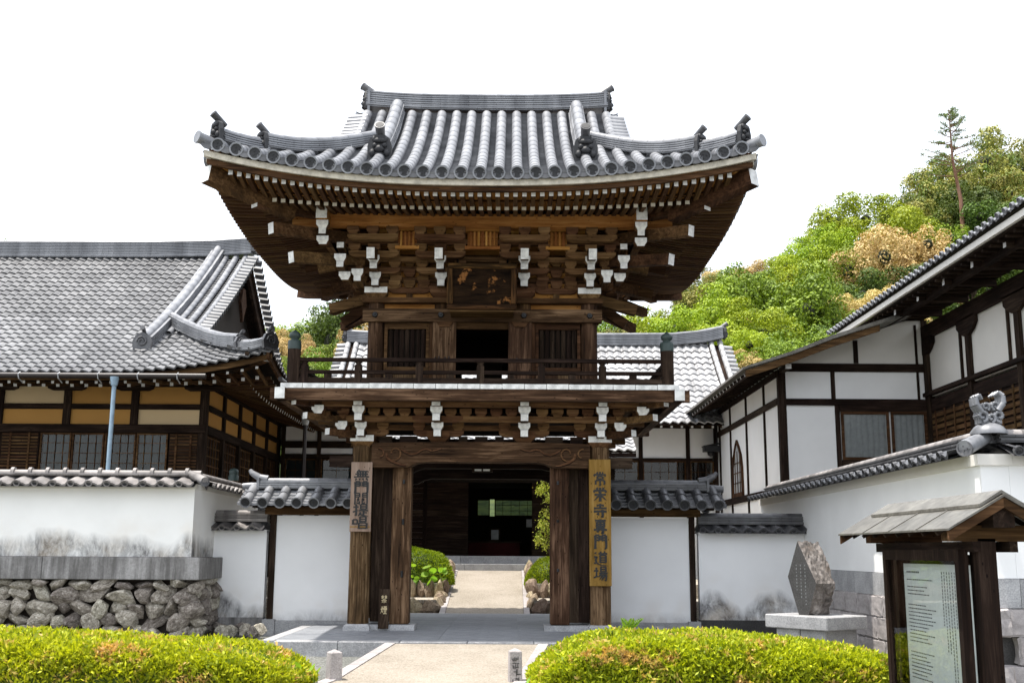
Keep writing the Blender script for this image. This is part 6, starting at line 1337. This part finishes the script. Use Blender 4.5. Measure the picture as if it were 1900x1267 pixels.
def tree(name, label, px, py, Y, R, Hh, mat, group='trees on the wooded hill behind', conic=False):
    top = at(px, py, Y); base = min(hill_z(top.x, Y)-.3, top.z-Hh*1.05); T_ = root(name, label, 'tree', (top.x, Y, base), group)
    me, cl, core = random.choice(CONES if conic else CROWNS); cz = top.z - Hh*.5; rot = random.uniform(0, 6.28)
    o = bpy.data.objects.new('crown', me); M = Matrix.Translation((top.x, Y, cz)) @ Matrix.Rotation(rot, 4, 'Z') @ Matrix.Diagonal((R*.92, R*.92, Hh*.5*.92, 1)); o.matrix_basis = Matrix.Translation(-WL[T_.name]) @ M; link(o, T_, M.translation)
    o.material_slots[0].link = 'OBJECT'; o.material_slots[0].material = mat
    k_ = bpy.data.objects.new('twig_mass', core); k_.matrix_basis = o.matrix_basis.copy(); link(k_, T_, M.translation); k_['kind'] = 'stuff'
    b = MB(); t0 = max(.1, R*.07); b.tube([(top.x, Y, base-.3), (top.x+.1*R*.3, Y, (base+cz)/2), (top.x, Y, cz+Hh*.15)], [t0, t0*.8, t0*.35], 8)
    for p in cl[:6]: q = M @ Vector(p*.8); b.tube([(top.x, Y, cz-Hh*.28), (top.x + (q.x-top.x)*.5, Y + (q.y-Y)*.5, q.z-.3), q], [t0*.4, t0*.28, t0*.1], 5)
    b.build('trunk', BARK, T_); return T_
random.seed(77)
B_, G_, D_, T__, O_ = L_BRIGHT, L_GREEN, L_DARK, L_TAN, L_OLIVE
TREES = [
 ('broadleaf_tree', 'bright green tree just right of the gate roof tip, above the rear hall', 1312, 520, 34, 3.6, 7.0, B_),
 ('broadleaf_tree', 'bright green tree half hidden under the right eave of the gate roof', 1215, 545, 33, 3.3, 6.5, B_),
 ('broadleaf_tree', 'large mid green tree in the middle of the right hillside', 1452, 462, 38, 4.6, 9.0, G_),
 ('broadleaf_tree', 'bright green tree behind the right end of the rear hall ridge', 1395, 545, 31, 3.2, 6.0, B_),
 ('broadleaf_tree', 'dense green tree rising right behind the annex roof', 1500, 575, 30, 3.4, 5.6, G_),
 ('flowering_tree', 'big golden tan blossoming tree at centre of the right hillside', 1648, 393, 47, 4.4, 9.0, T__),
 ('flowering_tree', 'golden tan tree crown low beside the tall hall eave', 1582, 520, 40, 2.9, 6.0, T__),
 ('flowering_tree', 'small far golden tree on the skyline beside the gate roof', 1350, 488, 62, 3.0, 5.0, T__),
 ('flowering_tree', 'far golden tree on the skyline left of the large green tree', 1425, 474, 60, 2.6, 5.0, T__),
 ('broadleaf_tree', 'far olive tree on the skyline touching the gate eave', 1305, 490, 68, 3.2, 5.0, O_),
 ('broadleaf_tree', 'bright green tree on the skyline left of the golden tree', 1600, 345, 56, 4.8, 9.5, B_),
 ('broadleaf_tree', 'bright green tree on the skyline slope below the tall hillside trees', 1535, 428, 52, 3.6, 8.0, B_),
 ('broadleaf_tree', 'tall olive tree left of the thin pine on the hilltop', 1718, 285, 64, 5.0, 12, O_),
 ('broadleaf_tree', 'tall olive green tree right of the thin pine on the hilltop', 1805, 262, 67, 5.4, 13, O_),
 ('flowering_tree', 'yellow tinged tree crown at the right edge of the hilltop', 1882, 226, 72, 5.6, 13, O_),
 ('broadleaf_tree', 'dark green tree below the hilltop trees, above the tall hall roof', 1840, 350, 58, 4.8, 9, D_),
 ('broadleaf_tree', 'dark green tree at the foot of the thin pine', 1735, 400, 54, 4.2, 8, G_),
 ('flowering_tree', 'small golden crown peeping out above the rear hall roof end', 1372, 640, 27, 1.5, 2.6, T__),
 ('flowering_tree', 'small golden crown between two bright green trees on the right', 1362, 575, 33.5, 1.5, 3.0, T__),
 ('broadleaf_tree', 'low green tree touching the annex eave on the right', 1440, 610, 27, 2.6, 4.2, G_),
 ('evergreen_tree', 'dark evergreen tree on the left hillside beside the gate', 610, 560, 46, 3.6, 10, D_),
 ('evergreen_tree', 'dark evergreen tree between the left hall and the gate', 578, 588, 44, 3.2, 9, D_),
 ('evergreen_tree', 'dark evergreen tree close behind the left brackets of the gate', 655, 540, 44, 4.2, 11, D_),
 ('flowering_tree', 'golden flowering tree behind the left hall corner', 522, 608, 40, 1.9, 4.6, T__),
 ('flowering_tree', 'smaller golden flowering tree behind the left railing post', 566, 616, 37, 1.3, 3.2, T__),
 ('broadleaf_tree', 'bright green bush behind the left hall eave corner', 512, 672, 27, 1.6, 3.0, B_),
 ('broadleaf_tree', 'green tree behind the left balcony railing', 590, 640, 33, 2.6, 5.5, G_),
 ('broadleaf_tree', 'pale green tree far up the left hillside', 536, 585, 62, 3.0, 6.0, B_),
 ('broadleaf_tree', 'dark green treetop showing over the left hall ridge', 8, 428, 40, 2.4, 7, G_),
 ('flowering_tree', 'golden tree glimpsed between left brackets and the rear hall', 672, 592, 36, 1.6, 4.0, T__)]
for t in TREES: tree(*t, conic=False)
MORE = [
 (1260, 560, 31, 3, 6, B_, 'low bright tree under the gate eave, left of the rear hall roof end'),
 (1160, 575, 32, 3.2, 6, G_, 'green tree behind the right brackets of the gate'),
 (1120, 600, 30, 3, 5.5, O_, 'olive tree seen between the gate column and the rear hall ridge'),
 (1340, 585, 29, 2.6, 5, B_, 'bright tree crown standing directly over the right end of the rear ridge'),
 (1550, 500, 44, 3.4, 7, G_, 'green tree on the left flank of the big golden tree'),
 (1500, 520, 36, 3.4, 6, G_, 'green tree below the skyline, just above the annex roof'),
 (1660, 480, 43, 4, 7, D_, 'dark tree close below the big golden tree'),
 (1690, 350, 60, 4.2, 9, O_, 'olive tree on the shoulder below the tall hilltop trees'),
 (1770, 320, 61, 4.6, 9, D_, 'dark tree directly behind the bare pine trunk'),
 (1480, 470, 50, 3.5, 7, B_, 'bright tree peeking over the large mid green tree'),
 (1590, 440, 50, 3.8, 7, G_, 'green tree crown touching the upper left of the golden tree'),
 (1900, 300, 62, 5, 10, O_, 'olive tree at the right edge above the tall hall eave'),
 (1960, 230, 70, 6, 13, D_, 'dark tree beyond the right edge of the hilltop'),
 (1800, 430, 50, 4.4, 8, D_, 'dark tree half hidden by the tall hall roof'),
 (1560, 590, 33, 2.6, 5, D_, 'dark low tree at the meeting of annex roof and tall hall eave'),
 (1620, 560, 38, 3, 6, T__, 'golden tree just above the tiled edge of the tall hall'),
 (545, 640, 38, 2.4, 5, G_, 'green tree under the golden trees at left'),
 (540, 655, 29, 1.8, 3.6, G_, 'low green bush touching the left railing post'),
 (575, 665, 28, 1.8, 3.4, D_, 'low dark bush seen through the left railing'),
 (610, 655, 29, 2.0, 4, G_, 'green bush seen between railing and rear roof verge'),
 (1515, 414, 54, 3.2, 7, B_, 'bright skyline tree in the notch of the right hillside'),
 (1470, 455, 53, 3, 6, B_, 'small bright skyline tree left of the notch'),
 (630, 620, 38, 2.6, 6, G_, 'green tree beside the rear hall verge at left'),
 (690, 600, 42, 3, 7, D_, 'dark tree behind the left upper column of the gate'),
 (1050, 590, 38, 3.4, 7, B_, 'bright tree behind the right upper column of the gate'),
 (500, 690, 30, 1.8, 3.5, G_, 'small green bush behind the hall eave corner tile'),
 (1345, 520, 52, 3.4, 6, B_, 'bright tree beneath the small far golden tree'),
 (1400, 500, 52, 3.4, 6, G_, 'green tree between the two far golden trees'),
 (1290, 510, 56, 3.4, 6, O_, 'olive tree at the lower end of the right skyline'),
 (2050, 260, 66, 6, 13, G_, 'large green tree outside the right edge of the hill'),
 (-60, 440, 42, 4, 9, D_, 'dark treetop beyond the left end of the hall ridge')]
for px, py, Y, R_, H_, m, lb in MORE: tree('broadleaf_tree', lb, px, py, Y, R_, H_, m)
# thin pine
top, bot = at(1760, 203, 56), at(1787, 445, 56); PT = root('pine_tree', 'thin tall pine with bare reddish trunk standing above the right hillside', 'tree', (bot.x, 56, bot.z-2)); r_ = random.Random(6)
b = MB(); b.tube([(bot.x, 56, bot.z-2), bot.lerp(top, .3) + Vector((.15, 0, 0)), bot.lerp(top, .6) - Vector((.12, 0, 0)), top], [.17, .14, .09, .02], 8); CC = []
for i in range(38):
    t = .46 + .54*(i/38)**.9; p = bot.lerp(top, t); L = (1.06-t)*6.2*min(1, .5+(t-.46)*4)*r_.uniform(.55, 1)+.1; a = r_.uniform(0, 6.28); q = p + Vector((math.cos(a)*L, math.sin(a)*L, L*r_.uniform(.1, .42))); b.tube([p, p.lerp(q, .5) - Vector((0, 0, .08)), q], [.04, .03, .012], 5)
    for j in range(9): s_ = r_.uniform(.35, 1.04); CC.append(np.array(p.lerp(q, s_)) + RNG.normal(0, .12, (11, 3))*np.array([1, 1, .5]))
b.build('trunk', BARK_P, PT); C = np.concatenate(CC); leaves('needles', C, RNG.normal(0, .5, (len(C), 3)) + np.array([0, 0, .6]), .17, L_PINE, PT, tuple(bot), .7, .28, None, 3)
